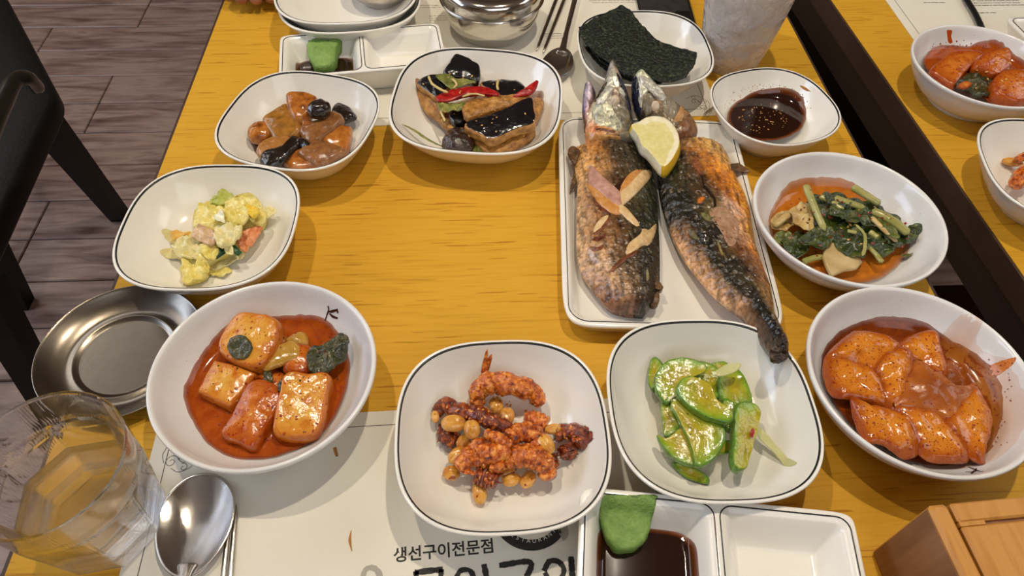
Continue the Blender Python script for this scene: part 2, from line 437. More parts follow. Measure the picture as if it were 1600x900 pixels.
M_plank = mat('grey_brown_plank', [(.3, (92, 70, 62)), (.45, (136, 110, 100)), (.6, (162, 136, 124)), (.75, (116, 92, 82))], scale=5.5, stretch=(1.1, 7.5, 1), rough=.34, rvar=.06, bump=.3, bscale=9, detail=7, dist=.7)
M_grout = srf('dark_grout', (44, 38, 36), rough=.8)
M_paper = mat('cream_paper', [(.3, (228, 223, 208)), (.7, (232, 227, 213))], rough=.65, scale=30, spec=.3)
M_ink = srf('black_ink', (44, 42, 40), rough=.7); M_inkg = srf('grey_ink', (178, 172, 160), rough=.7); M_inkl = srf('pale_line_ink', (128, 122, 112), rough=.7)
M_wall = srf('warm_wall', (196, 176, 150), rough=.8); M_ceil = srf('ceiling_paint', (190, 180, 168), rough=.9)
def clear(name, ior, k, tint=(1, 1, 1, 1), rough=0.0):
    m = bpy.data.materials.new(name); MATS[name] = m; m.use_nodes = True; N = m.node_tree.nodes; L = m.node_tree.links; N.remove(N['Principled BSDF'])
    g = N.new('ShaderNodeBsdfGlass'); g.inputs['IOR'].default_value = ior; g.inputs['Roughness'].default_value = rough; g.inputs['Color'].default_value = tint
    t = N.new('ShaderNodeBsdfTransparent'); t.inputs['Color'].default_value = tint; x = N.new('ShaderNodeMixShader'); x.inputs[0].default_value = k
    L.new(g.outputs[0], x.inputs[1]); L.new(t.outputs[0], x.inputs[2]); L.new(x.outputs[0], N['Material Output'].inputs[0]); return m
clear('clear_glass', 1.47, .2); clear('water', 1.25, .35)
M_glass = mat('clear_glass', [(0, (255, 255, 255)), (1, (255, 255, 255))], rough=0.0, trans=1, ior=1.47)
M_water = mat('water', [(0, (255, 255, 255)), (1, (255, 255, 255))], rough=0.0, trans=1, ior=1.33)

# ------------------------------------------------------------------ the room
FX0, FX1, FY0, FY1 = -2.9, 2.9, -2.4, 4.2
V, F = box(FX0, FX1, FY0, FY1, -.06, -.004)
floor = ob('floor', V, F, M_grout, kind='structure', smooth=False, label='grey-brown wood-look plank floor')
rnd = random.Random(3)
pm = {}
J0 = [2.179]  # joints measured
yb = .79 - .1285 * 25
row = 0
while yb < 4.1:
    off = -1.045 if round((yb - .79 - .1285 * 25) / .1285) % 2 == 0 else -1.303 + .30
    off = [-1.045, -1.045 + .43, -1.045 - .258 , -1.045][row % 4] if True else off
    L = .86
    x = off - L * math.ceil((off - FX0) / L)
    while x < FX1:
        a, b = max(x, FX0), min(x + L, FX1)
        if b - a > .05:
            near = (-2.2 < (a + b) / 2 < 1.6) and (-.3 < yb < 2.6)
            if near:
                key = (round(b - a, 3))
                if key not in pm:
                    V, F = box(0, b - a - .003, 0, .1255, -.012, 0, .0022)
                    me = bpy.data.meshes.new('plank'); me.from_pydata(V.tolist(), [], F); me.materials.append(M_plank); pm[key] = me
                o = bpy.data.objects.new('plank', pm[key]); COL.objects.link(o); o.parent = floor
                o.location = Vector((a, yb, 0)) - Vector(floor.location)
        x += L
    yb += .1285; row += 1
far = []
def slabbox(x0, x1, y0, y1): far.append(box(x0, x1, y0, y1, -.01, -.0005))
slabbox(FX0, -2.63, FY0, FY1); slabbox(2.02, FX1, FY0, FY1); slabbox(-2.63, 2.02, FY0, -.31); slabbox(-2.63, 2.02, 2.72, FY1)
V, F = join(*far); ob('plank_field', V, F, M_plank, parent=floor, kind='stuff', smooth=False)
for nm, b in (('wall_left', (FX0 - .1, FX0, FY0, FY1, 0, 2.6)), ('wall_right', (FX1, FX1 + .1, FY0, FY1, 0, 2.6)),
              ('wall_back', (FX0, FX1, FY1, FY1 + .1, 0, 2.6)), ('wall_front', (FX0, FX1, FY0 - .1, FY0, 0, 2.6))):
    V, F = box(*b); ob(nm, V, F, M_wall, kind='structure', smooth=False)
V, F = box(FX0, FX1, FY0, FY1, 2.6, 2.7); ob('ceiling', V, F, M_ceil, kind='structure', smooth=False)

# ------------------------------------------------------------------ tables
def table(name, x0, x1, y0, y1, rot, label, apron_h, piv):
    t = thing(name, (x0, y0, 0), label, 'table')
    def add(nm, b, m, bev=0, smooth=False, lab=None):
        V, F = box(*b, bev); V = xform(V, rot, (0, 0, 0), piv); o = ob(nm, V, F, m, parent=t, smooth=smooth)
        if lab: o['label'] = lab
    add('tabletop', (x0 + .003, x1 - .003, y0 + .003, y1 - .003, T - .028, T), M_table)
    add('edge_band', (x0, x0 + .0028, y0, y1, T - .028, T - .0004), M_edge)
    add('edge_band', (x1 - .0028, x1, y0, y1, T - .028, T - .0004), M_edge)
    add('edge_band', (x0 + .003, x1 - .003, y0, y0 + .0028, T - .028, T - .0004), M_edge)
    add('edge_band', (x0 + .003, x1 - .003, y1 - .0028, y1, T - .028, T - .0004), M_edge)
    if apron_h:
        add('apron', (x0 + .001, x0 + .02, y0 + .001, y1 - .001, T - apron_h, T - .0285), M_apron, lab='dark brown apron board')
        add('apron', (x1 - .02, x1 - .001, y0 + .001, y1 - .001, T - apron_h, T - .0285), M_apron)
    for a in (x0 + .05, x1 - .11):
        for b in (y0 + .05, y1 - .11): add('leg', (a, a + .06, b, b + .06, 0.001, T - .0285), M_black, .004)
    return t
table('dining_table', -.331, .4175, -.09, 1.13, 0, 'yellow wooden table in the foreground carrying the two grilled fish', 0, (0, 0))
table('dining_table', .4975, 1.24, -.30, 1.50, math.radians(2.4), 'second yellow wooden table with deep dark brown edge across the gap', .066, (.4975, .6))

# ------------------------------------------------------------------ placemats
def placemat(cx, cy, wx, wy, rot, z, label):
    V, F = box(cx - wx / 2, cx + wx / 2, cy - wy / 2, cy + wy / 2, T + z, T + z + .00035); V = xform(V, rot, (0, 0, 0), (cx, cy))
    o = ob('placemat', V, F, M_paper, label=label, cat='placemat', smooth=False)
    b = .0125; q = [(-wx / 2 + b, -wy / 2 + b), (wx / 2 - b, -wy / 2 + b), (wx / 2 - b, wy / 2 - b), (-wx / 2 + b, wy / 2 - b)]
    parts = [ribbon([q[i], q[(i + 1) % 4]], .0006, 0) for i in range(4)]
    V, F = join(*parts); V = xform(V, rot) + np.array([cx, cy, T + z + .00045])
    ob('border_line', V, F, M_ink, parent=o, smooth=False)
    return o
def swirl(cx, cy, sx, sy, parent, z, rot=0):
    """scrolled ornament in line"""
    parts = []
    def spiral(x, y, r0, r1, a0, a1):
        ts = np.linspace(0, 1, 30); return [(x + (r0 + (r1 - r0) * t) * math.cos(a0 + (a1 - a0) * t), y + (r0 + (r1 - r0) * t) * math.sin(a0 + (a1 - a0) * t)) for t in ts]
    crv = [spiral(0, 0, .9, .15, 0, 9), spiral(.2, 1.9, .8, .12, 2, -6), spiral(1.7, .2, .75, .12, 3, 11), spiral(1.5, -1.1, .6, .1, 2, -5), spiral(-.2, 3.3, .6, .1, -1, 7),
           [(-.9, 0), (-1.1, 1.2), (-.7, 2.2), (-.9, 3.4), (-.3, 4.2)], [(.9, .2), (.6, 1.0), (1.1, 1.6), (.9, 2.4)], [(0, -.9), (.9, -1.6), (2.1, -1.4), (2.9, -.8), (3.3, -.9)], [(.1, 3.9), (.5, 4.5), (.1, 5.0)]]
    for c_ in crv:
        c = cat_open([(a, b, 0) for a, b in c_], 34); parts.append(ribbon(np.c_[c[:, 0] * sx, c[:, 1] * sy], .0006, 0))
    V, F = join(*parts); V = xform(V, rot) + np.array([cx, cy, T + z]); ob('scroll_ornament', V, F, M_inkl, parent=parent, smooth=False)
def lines(parent, x0, y0, rows, dy, rot, z, seedn, hgt=.0016, mx=.1, jag=None, m=None):
    """rows of tiny unreadable print"""
    r = random.Random(seedn); parts = []; c, s = math.cos(rot), math.sin(rot)
    for i in range(rows):
        x = r.uniform(0, .004); end = mx * r.uniform(.55, 1)
        while x < end:
            wl = r.uniform(.003, .011)
            k = x
            while k < x + wl:
                a = r.uniform(.0004, .0009); V, F = box(k, k + a, -i * dy + r.uniform(-.0003, .0002), -i * dy + hgt * r.uniform(.6, 1), 0, .00001); parts.append((V, F)); k += a + .0004
            x += wl + .0016
    V, F = join(*parts); V = xform(V, rot) + np.array([x0, y0, T + z]); ob('small_print', V, F, m or M_inkl, parent=parent, kind='stuff', smooth=False)
def text(parent, s, x, y, z, size, rot, material, name='lettering', shear=0, sx=1.0, bold=0.0):
    c = bpy.data.curves.new(name, 'FONT'); c.body = s; c.size = size; c.shear = shear; c.offset = bold; c.align_x = 'CENTER'; c.fill_mode = 'FRONT'
    o = bpy.data.objects.new('tmp', c); COL.objects.link(o); bpy.context.view_layer.update()
    me = bpy.data.meshes.new_from_object(o.evaluated_get(bpy.context.evaluated_depsgraph_get())); bpy.data.objects.remove(o)
    V = np.array([v.co for v in me.vertices]); F = [tuple(p.vertices) for p in me.polygons]; V[:, 0] *= sx; V[:, 2] = 0
    V = xform(V, rot) + np.array([x, y, T + z]); bpy.data.meshes.remove(me)
    return ob(name, V, F, material, parent=parent, smooth=False)
NR = math.radians(2.5)
mat_near = placemat(-.030, .135, .44, .292, math.radians(1.4), .0002, 'cream paper placemat in the foreground with bold black lettering at its lower edge')
mat_far = placemat(.0545, .785, .44, .292, math.radians(1.2), .0002, 'cream paper placemat under the steel rice bowl on the far side of the table')
swirl(*P(268, 722)[:2], .006, .006, mat_near, .0007, math.radians(10)); 
swirl(*P(1098, 158)[:2], .006, .006, mat_far, .0007, math.radians(180))
for (x, y, rt) in ((885, 95, 3.1), (640, 188, 3.2)): swirl(*P(x, y)[:2], .0025, .0025, mat_far, .0007, rt)
def pxrot(a, b): A, B = P(*a), P(*b); return math.atan2(B[1] - A[1], B[0] - A[0]), A, B
rt, A, B = pxrot((618, 877), (770, 862)); m_ = (A + B) / 2; wd = np.linalg.norm(B - A)
text(mat_near, '생선구이전문점', m_[0], m_[1], .0007, wd / 6.15, rt, M_ink, 'korean_lettering', bold=.00022)
# big brush lettering, cut by the frame
def brush(px, wpx, m=M_ink, z=.0008):
    pts = np.array([P(a, b)[:2] for a, b in px]); out = cat_open(np.c_[pts, np.zeros(len(pts))], 26) if len(px) > 2 else np.array([np.r_[pts[0] + (pts[1] - pts[0]) * t, 0] for t in np.linspace(0, 1, 12)])
    r = random.Random(len(px) * 7 + int(px[0][0])); mm = mpp(px[0][0], px[0][1], 0)
    return ribbon(out, [wpx * mm * r.uniform(.8, 1.15) for _ in range(len(out))], T + z)
parts = [brush([(648, 895), (692, 890)], 9), brush([(650, 893), (652, 925)], 8), brush([(690, 890), (686, 925)], 8), brush([(650, 922), (688, 920)], 8),
         brush([(712, 905), (720, 892), (734, 892), (740, 905), (734, 920), (720, 921), (712, 906)], 8), brush([(756, 882), (760, 905), (759, 940)], 9),
         brush([(780, 884), (828, 879), (822, 905)], 9), brush([(800, 925), (800, 950)], 8),
         brush([(850, 893), (858, 878), (872, 878), (881, 890), (876, 905), (862, 910), (851, 895)], 9), brush([(892, 870), (894, 900), (893, 935)], 9)]
V, F = join(*parts); ob('brush_lettering', V, F, M_ink, parent=mat_near, smooth=False)
V, F = join(brush([(566, 905), (572, 890), (584, 888), (593, 898), (590, 912), (575, 915), (566, 906)], 9, M_inkg)); ob('brush_lettering', V, F, M_inkg, parent=mat_near, smooth=False)
# round black badge with arched lettering, mostly under the shrimp plate
BR = .0285
bc = P(833, 861) + np.array([0, BR, 0]); ang = np.linspace(math.radians(180), math.radians(360), 50); R0 = []
arc_o = [(bc[0] + BR * math.cos(a), bc[1] + BR * math.sin(a)) for a in ang]; arc_i = [(bc[0] + (BR - .0078) * math.cos(a), bc[1] + (BR - .0078) * math.sin(a)) for a in ang]
V = [(x, y, T + .0008) for x, y in arc_o] + [(x, y, T + .0008) for x, y in arc_i]; F = [(i, i + 1, 51 + i, 50 + i) for i in range(49)]
badge = ob('round_badge', V, F, M_ink, parent=mat_near, smooth=False)
s = 'RESTAURANT'
for i, ch in enumerate(s):
    a = math.radians(-90 + (i - 4.9) * 10.5 + 2); text(mat_near, ch, bc[0] + (BR - .0054) * math.cos(a), bc[1] + (BR - .0054) * math.sin(a), .0011, 0.0042, a + math.pi / 2, M_paper, 'badge_letter')
parts = []
for k in range(7):
    a = math.radians(-60 + k * 22); q = P(873, 832); parts.append(ribbon([(q[0], q[1]), (q[0] + .007 * math.cos(a), q[1] + .007 * math.sin(a))], [.0006, .0024], T + .0012))
V, F = join(*parts); ob('shell_emblem', V, F, M_inkg, parent=mat_near, smooth=False)
M_stain = srf('sauce_stain', (180, 120, 50), rough=.6)
V, F = join(ribbon(cat_open([P(549, 829), P(547, 845), P(550, 862)], 12), [.0004, .0022, .0004], T + .0009), ribbon([P(523, 700), P(527, 714)], [.0028, .002], T + .0009)); ob('sauce_stain', V, F, M_stain, parent=mat_near, smooth=False)
# print on the far mats (upside-down from here, too small to read)
for (x, y, n_, mx) in ((1000, 4, 5, .07), (888, 60, 3, .03), (690, 12, 2, .05), (700, 32, 3, .03)):
    q = P(x, y); lines(mat_far, q[0], q[1], n_, .0052, math.pi, .0008, int(x), mx=mx)
# near the right table
q = P(1480, 20)
t2r = math.radians(2.4)
e0 = P(1383, 0); e1 = P(1424, 58); er_ = math.atan2(e1[1] - e0[1], e1[0] - e0[0]) + math.pi / 2
wx, wy = .30, .44; cor = e1
ux = np.array([math.cos(er_), math.sin(er_)]); uy = np.array([-ux[1], ux[0]]); c_ = cor[:2] + ux * wx / 2 + uy * (wy / 2 - .05)
mat_side = placemat(c_[0], c_[1], wx, wy, er_, .0002, 'cream paper placemat on the second table in the upper right corner')
for (x, y, n_, mx) in ((1600, 8, 6, .09), (1478, 4, 1, .04), (1560, 20, 1, .04)):
    q = P(x, y); lines(mat_side, q[0], q[1], n_, .0058, math.pi, .0008, int(x), mx=mx, hgt=.002, m=M_ink)

# ------------------------------------------------------------------ dishes
SQ_OUT = [(0, .003), (.42, .003), (.5, 0), (.56, 0), (.6, .005), (.74, .013), (.88, .028), (.97, .040), (.995, .0428), (1.0, .0440)]
SQ_IN = [(1.0, .0442), (.994, .0450), (.982, .0452), (.965, .0445), (.95, .0430), (.9, .0355), (.82, .0255), (.72, .0165), (.6, .0105), (.45, .0078), (.25, .0068), (0, .0066)]
RD_OUT = [(0, .003), (.38, .003), (.46, 0), (.54, 0), (.58, .006), (.74, .014), (.9, .030), (.97, .041), (.995, .0445), (1.0, .0465)]
RD_IN = [(1.0, .0470), (.993, .0482), (.975, .0485), (.955, .0472), (.93, .043), (.88, .034), (.8, .0245), (.7, .0165), (.58, .0110), (.45, .0082), (.25, .0070), (0, .0068)]
def sq(cx, cy, r, rot, label, ry=None, n=2.75, hs=1.0, z0=0, lift=.004):
    so = [(a, b * hs) for a, b in SQ_OUT]; si = [(a, b * hs) for a, b in SQ_IN]
    return dish('square_dish', cx, cy, r, n, so, si, M_porc, label, rot=rot, ry=ry, z0=z0, lift=lift, line=(.956, .970))
def rd(cx, cy, r, label, hs=1.0, tx=0, ty=0):
    return dish('round_bowl', cx, cy, r, 2, [(a, b * hs) for a, b in RD_OUT], [(a, b * hs) for a, b in RD_IN], M_stone, label, cat='bowl', tiltx=tx, tilty=ty)
d_shr = sq(.0130, .2380, .0767, .01, 'white rounded-square dish of glazed shrimp and peanuts, black rim line')
d_zuc = sq(.1685, .2527, .0767, math.radians(-1), 'white rounded-square dish of green zucchini slices under the fish tail')
d_egg = sq(.0021, .6217, .0895, math.radians(-8), 'larger white rounded-square dish holding braised eggplant', n=2.9, hs=1.05)
d_pot = sq(-.1792, .5954, .0773, math.radians(-15.5), 'white rounded-square dish of brown braised vegetables near the left edge')
d_sal = sq(-.2382, .4495, .0767, math.radians(-2), 'white rounded-square dish of pale cabbage salad at the table edge')
d_nor = sq(.1948, .7145, .0763, .01, 'white rounded-square dish holding seaweed sheets behind the fish')
d_sau = sq(.3172, .6077, .0650, math.radians(14), 'small white dish of dark dipping sauce beside the fish heads', n=2.4, hs=.95, lift=.012)
d_kim = rd(-.1640, .2935, .0838, 'speckled white bowl of cubed radish kimchi in red broth')
d_gre = rd(.3359, .4388, .0855, 'speckled white bowl of wilted green kimchi near the table gap')
d_fc = rd(.3327, .2696, .0851, 'speckled white bowl of orange fishcakes at the lower right')
d_kim2 = rd(.5735, .6665, .0800, 'speckled white bowl of radish kimchi on the second table')
c = P(1625, 222, .045)
d_shr2 = sq(.5730, .4960, .0767, math.radians(-11), 'white rounded-square dish of glazed nuts cut by the right frame edge')

M_soy = mat('soy_sauce', [(.3, (230, 230, 230)), (.7, (255, 255, 255))], rough=.05, coat=.3, alpha_edge=(.95, 1.0, 1.0, .6), edge=[(0, (36, 15, 8)), (.9, (40, 17, 8)), (1, (130, 62, 20))], ev=0)
M_broth = mat('red_broth', [(.3, (146, 58, 12)), (.7, (176, 84, 20))], rough=.1, scale=120, alpha_edge=(.95, 1.0, 1.0, .55), specks=[((120, 20, 4), 700, .66)])
M_broth2 = mat('orange_broth', [(.3, (184, 100, 26)), (.7, (204, 124, 40))], rough=.09, scale=120, alpha_edge=(.9, 1.0, 1.0, .5))
M_fsauce = mat('gochujang_sauce', [(.3, (112, 44, 8)), (.7, (146, 68, 14))], rough=.14, scale=140, alpha_edge=(.95, 1.0, 1.0, .6), specks=[((90, 20, 4), 800, .66)])
M_film = mat('oily_film', [(.3, (214, 130, 40)), (.7, (226, 146, 60))], rough=.15, scale=200, alpha_edge=(.2, 1.0, .8, .15), specks=[((170, 60, 10), 700, .64)])
M_film2 = mat('orange_smear', [(.3, (206, 112, 36)), (.7, (222, 138, 60))], rough=.18, scale=200, specks=[((160, 60, 14), 700, .62)])
M_pale = mat('pale_broth', [(.3, (226, 208, 160)), (.7, (232, 216, 172))], rough=.06, coat=.3, alpha_edge=(.3, 1.0, .6, .05))
M_brown = mat('brown_glaze', [(.3, (124, 66, 20)), (.7, (150, 86, 30))], rough=.1, alpha_edge=(.85, 1.0, 1.0, .4))

# ---- kimchi cubes
M_rad = mat('red_stained_radish', [(.32, (214, 150, 96)), (.46, (240, 222, 196)), (.7, (255, 255, 255))], scale=110, rough=.16, coat=.25, sss=0.05, bump=.35, bscale=170,
            edge=[(0, (230, 182, 84)), (.7, (224, 166, 68)), (1.0, (212, 138, 48)), (1.1, (200, 118, 36))], ev=.5, specks=[((176, 50, 16), 520, .68)])
M_radd = mat('deep_orange_radish', [(.32, (204, 150, 90)), (.46, (236, 216, 186)), (.7, (255, 255, 255))], scale=130, rough=.14, coat=.3, sss=0.04, bump=.4, bscale=170,
             edge=[(0, (216, 134, 52)), (.6, (206, 120, 42)), (1.1, (180, 88, 22))], ev=.5, specks=[((150, 36, 10), 480, .64)])
M_kgreen = mat('wilted_kimchi_leaf', [(.3, (34, 38, 18)), (.55, (62, 62, 28)), (.75, (96, 74, 34))], scale=160, rough=.22, coat=.4, bump=.7, bscale=300)
M_kcel = mat('translucent_radish_stem', [(.3, (170, 128, 44)), (.7, (196, 150, 66))], scale=120, rough=.16, coat=.5, sss=0.120, bump=.2)
K = lambda l: Z(l, 2.8125, 220, 430)
pool('kimchi_broth', K([(590, 200), (700, 195), (800, 215), (870, 270), (915, 380), (900, 500), (850, 620), (760, 720), (600, 790), (450, 805), (330, 765), (240, 660), (200, 540), (230, 440), (300, 340), (380, 260), (480, 215)]),
     .0185, d_kim, M_broth, 'red kimchi broth pooled around the radish cubes')
def kc(px, z, t, lab, m=M_rad, g=(0, 0), D=d_kim, cr=.0015, sharp=False, cat='radish', nm='radish_cube'):
    return slab(nm, px, z, t, m, lab, cat, 'radish kimchi pieces', g=g, crown=cr, nz=(.0008, 90), D=D, N=48, bulge=.01, er=.0022, sharp=sharp)
kc(K([(430, 170), (510, 170), (588, 200), (585, 290), (540, 370), (470, 390), (370, 345), (345, 300), (385, 215)]), .040, .026, 'large radish kimchi cube at the back with a dark leaf stuck to it', g=(.1, -.25))
kc(K([(322, 374), (405, 398), (488, 430), (440, 505), (385, 568), (320, 538), (255, 505), (288, 438)]), .029, .018, 'flat square radish kimchi cube at the left of the bowl', g=(.05, -.1), sharp=True)
kc(K([(470, 482), (545, 468), (603, 520), (590, 585), (545, 650), (488, 742), (420, 720), (358, 690), (400, 615)]), .030, .018, 'seed-speckled radish kimchi block in front centre of the bowl', m=M_radd, g=(.1, -.2))
kc(K([(640, 436), (730, 434), (818, 442), (808, 540), (785, 650), (740, 700), (600, 690), (594, 620), (612, 520)]), .034, .022, 'tallest pale radish kimchi cube at the right of the bowl', g=(-.05, -.3))
kc(K([(532, 345), (600, 312), (660, 292), (690, 350), (620, 385), (548, 402)]), .034, .006, 'thin translucent radish stalk lying across the kimchi', m=M_kcel, g=(0, -.2), nm='radish_sliver')
kc(K([(665, 305), (740, 318), (735, 395), (690, 420), (630, 400), (640, 370)]), .031, .010, 'orange radish piece beside the wilted greens', m=M_radd)
kc(K([(640, 275), (705, 248), (722, 292), (690, 305), (655, 300)]), .025, .008, 'small pale radish corner half sunk at the back', m=M_kcel)
kc(K([(500, 440), (540, 410), (620, 425), (640, 470), (600, 520), (560, 470)]), .024, .008, 'small dark radish bit between the front cubes', m=M_radd)
def leaf(px, z, lab, m=M_kgreen, D=d_kim, t=.0016, w=(.003, 130), g=(0, 0), nm='kimchi_leaf', grp=None, cat='leaf', parent=None, N=56):
    return slab(nm, px, z, t, m, lab, cat, grp, g=g, nz=(.0009, 260), D=D, N=N, wave=w, parent=parent, er=.0004)
leaf(K([(738, 320), (800, 300), (860, 262), (890, 252), (912, 285), (890, 350), (830, 410), (770, 430), (735, 400)]), .036, 'dark wilted radish leaf at the right rim of the kimchi', t=.004, w=(.006, 110))
leaf(K([(385, 290), (415, 268), (450, 265), (485, 308), (462, 362), (410, 362), (386, 330)]), .0415, 'dark leaf stuck on the back radish cube', g=(.1, -.5), w=(.001, 130))
leaf(K([(602, 480), (630, 450), (662, 488), (615, 512)]), .036, 'small green leaf on the corner of the pale cube', w=(.001, 130))
leaf(K([(540, 430), (570, 420), (575, 470), (550, 480)]), .030, 'small wilted leaf between the kimchi cubes', w=(.001, 130))
M_seed = mat('sesame_seed', [(.3, (206, 150, 70)), (.7, (232, 186, 110))], rough=.3, coat=.3); M_flake = mat('chili_flake', [(.3, (110, 22, 10)), (.7, (158, 40, 16))], rough=.35, coat=.3)
M_dark = mat('black_flake', [(.3, (26, 16, 10)), (.7, (50, 26, 14))], rough=.4)
kr = K([(430, 170), (590, 200), (900, 280), (900, 500), (780, 700), (480, 760), (330, 740), (250, 500), (345, 300)])
scatter('sesame_seeds', d_kim, K([(470, 260), (760, 300), (760, 400), (620, 620), (380, 700), (420, 520)]), 16, .0016, M_seed, 'sesame and chili seeds on the near radish kimchi', 'seeds', 'seed', 1)
scatter('chili_flakes', d_kim, kr, 90, .0011, M_flake, 'red chili flakes on the near radish kimchi', 'chili flakes', sd=2)
scatter('pepper_flecks', d_kim, kr, 26, .0010, M_dark, 'black flecks on the near radish kimchi', 'flecks', sd=3)
# marks painted in the bowls
def mark(D, strokes, wpx, label):
    parts = []
    for st in strokes:
        c_ = cat_open([P(a, b, .03) for a, b in st], 12); V, F = ribbon(c_, wpx * mpp(*st[0], .03), 0)
        for i in range(len(V)):
            # push the stroke onto the bowl along the line of sight of its own centre
            V[i][2] = D.h(V[i][0], V[i][1]) + .0005
        parts.append((V, F))
    V, F = join(*parts); ob('painted_mark', V, F, M_markk, parent=D.o, smooth=False, label=label)
M_markk = srf('brown_brush_glaze', (60, 32, 26), rough=.25)
def drop(px, D):              # point of the bowl surface seen at a pixel
    d = RM @ np.array([px[0] - 800., 450. - px[1], -FOC]); d /= np.linalg.norm(d); t = .2
    while t < 1.5:
        p = CAMP + d * t
        if p[2] < D.h(p[0], p[1]): break
        t += .0006
    return p
def mark(D, strokes, wpx, label):
    parts = []
    for st in strokes:
        c_ = cat_open([drop(q, D) for q in st], 14); V, F = ribbon(c_, [wpx * mpp(*st[0], .03) * .6, wpx * mpp(*st[0], .03), wpx * mpp(*st[0], .03) * .6], 0)
        for i in range(len(V)): V[i][2] = D.h(V[i][0], V[i][1]) + .0006
        parts.append((V, F))
    V, F = join(*parts); ob('painted_mark', V, F, M_markk, parent=D.o, smooth=False, label=label)
mark(d_kim, [K([(823, 140), (827, 155), (820, 175), (810, 205)]), K([(824, 165), (845, 162), (866, 154)]), K([(862, 155), (868, 170)]), K([(830, 172), (845, 186), (866, 192)])], 2.6, 'brown brushed character on the bowl wall')
F2 = lambda l: Z(l, 2.811, 1240, 440)
mark(d_fc, [F2([(765, 815), (790, 825), (832, 836)]), F2([(752, 838), (790, 836), (800, 822)]), F2([(790, 832), (780, 845)])], 2.4, 'brown brushed character near the bowl rim')

# ---- fishcakes
M_fcake = mat('glazed_fishcake', [(.32, (214, 170, 120)), (.46, (244, 226, 200)), (.7, (255, 255, 255))], scale=90, rough=.15, coat=.4, sss=0.03, bump=.35, bscale=170,
              edge=[(0, (222, 146, 50)), (.7, (214, 134, 40)), (1.1, (172, 88, 20))], ev=.5, specks=[((126, 34, 8), 560, .66), ((150, 52, 14), 1200, .63)])
M_fcake2 = mat('sauce_soaked_fishcake', [(.3, (210, 180, 160)), (.7, (255, 255, 255))], scale=50, rough=.28, coat=.25, bump=.3, bscale=160, edge=[(0, (150, 76, 18)), (1.1, (182, 104, 36))], ev=.5)
pool('orange_oil_film', F2([(640, 250), (700, 245), (738, 270), (745, 315), (800, 370), (850, 410), (880, 450), (910, 510), (945, 600), (940, 690), (880, 790), (780, 838), (640, 835), (560, 800), (500, 600), (560, 400)]), .0165, d_fc, M_film, 'thin orange film of sauce on the wall of the fishcake bowl')
pool('fishcake_sauce', F2([(350, 182), (480, 190), (580, 225), (650, 270), (740, 325), (820, 400), (870, 480), (892, 580), (875, 680), (830, 765), (750, 800), (640, 805), (500, 780), (380, 720), (250, 620), (160, 500), (120, 380), (140, 290), (220, 220)]), .0185, d_fc, M_fsauce, 'dark red sauce around the fishcakes')
def fcake(px, z, lab, g=(0, 0), m=M_fcake, t=.009, w=(.0035, 60)):
    return slab('fishcake', F2(px), z, t, m, lab, 'fishcake', 'fishcake pieces in red sauce', g=g, crown=.0035, nz=(.0009, 80), D=d_fc, N=52, bulge=.03, er=.003, wave=w)
fcake([(690, 350), (760, 380), (750, 440), (690, 430), (650, 380)], .021, 'fishcake corner almost sunk in sauce by the oily rim', m=M_fcake2, t=.006)
fcake([(475, 285), (540, 232), (620, 222), (640, 270), (672, 375), (640, 400), (560, 352), (510, 330)], .033, 'squarish fishcake at the back centre', g=(.05, -.15))
fcake([(172, 318), (250, 237), (300, 214), (400, 235), (462, 282), (405, 340), (352, 380), (250, 350)], .034, 'fishcake at the back left of the bowl', g=(.05, -.1))
fcake([(155, 362), (182, 326), (270, 355), (352, 388), (392, 460), (400, 532), (300, 500), (200, 490), (160, 430)], .033, 'fishcake at the far left of the bowl', g=(.12, -.1))
fcake([(370, 372), (440, 292), (500, 310), (525, 370), (500, 430), (466, 542), (402, 510), (390, 430)], .035, 'narrow fishcake standing between left and centre pieces', g=(.05, -.1))
fcake([(285, 512), (350, 547), (450, 562), (528, 620), (542, 718), (490, 746), (400, 700), (330, 680), (292, 590)], .033, 'diamond fishcake at the front left', g=(.05, -.15))
fcake([(470, 552), (560, 562), (640, 582), (700, 650), (765, 745), (720, 770), (620, 765), (562, 720), (530, 640)], .034, 'diamond fishcake at the front centre', g=(0, -.15))
fcake([(800, 460), (858, 540), (875, 620), (850, 700), (840, 770), (780, 740), (700, 640), (690, 600), (740, 520)], .034, 'long pointed fishcake at the right', g=(-.1, -.1))
fcake([(565, 352), (640, 402), (700, 450), (792, 455), (745, 520), (700, 600), (640, 570), (560, 552), (480, 540), (472, 500), (520, 400)], .036, 'brown folded fishcake coated in sauce on top', m=M_fcake2, t=.006, w=(.003, 60))
fr = F2([(180, 220), (600, 215), (880, 560), (830, 770), (500, 760), (250, 620), (150, 400)])
scatter('chili_flakes', d_fc, fr, 260, .0008, M_flake, 'red chili specks over the fishcakes', 'chili flakes', sd=4)
scatter('chili_flecks', d_fc, F2([(780, 340), (960, 340), (950, 700), (860, 760), (880, 480)]), 40, .0007, M_flake, 'red specks on the bare wall of the fishcake bowl', 'chili flakes', sd=5)

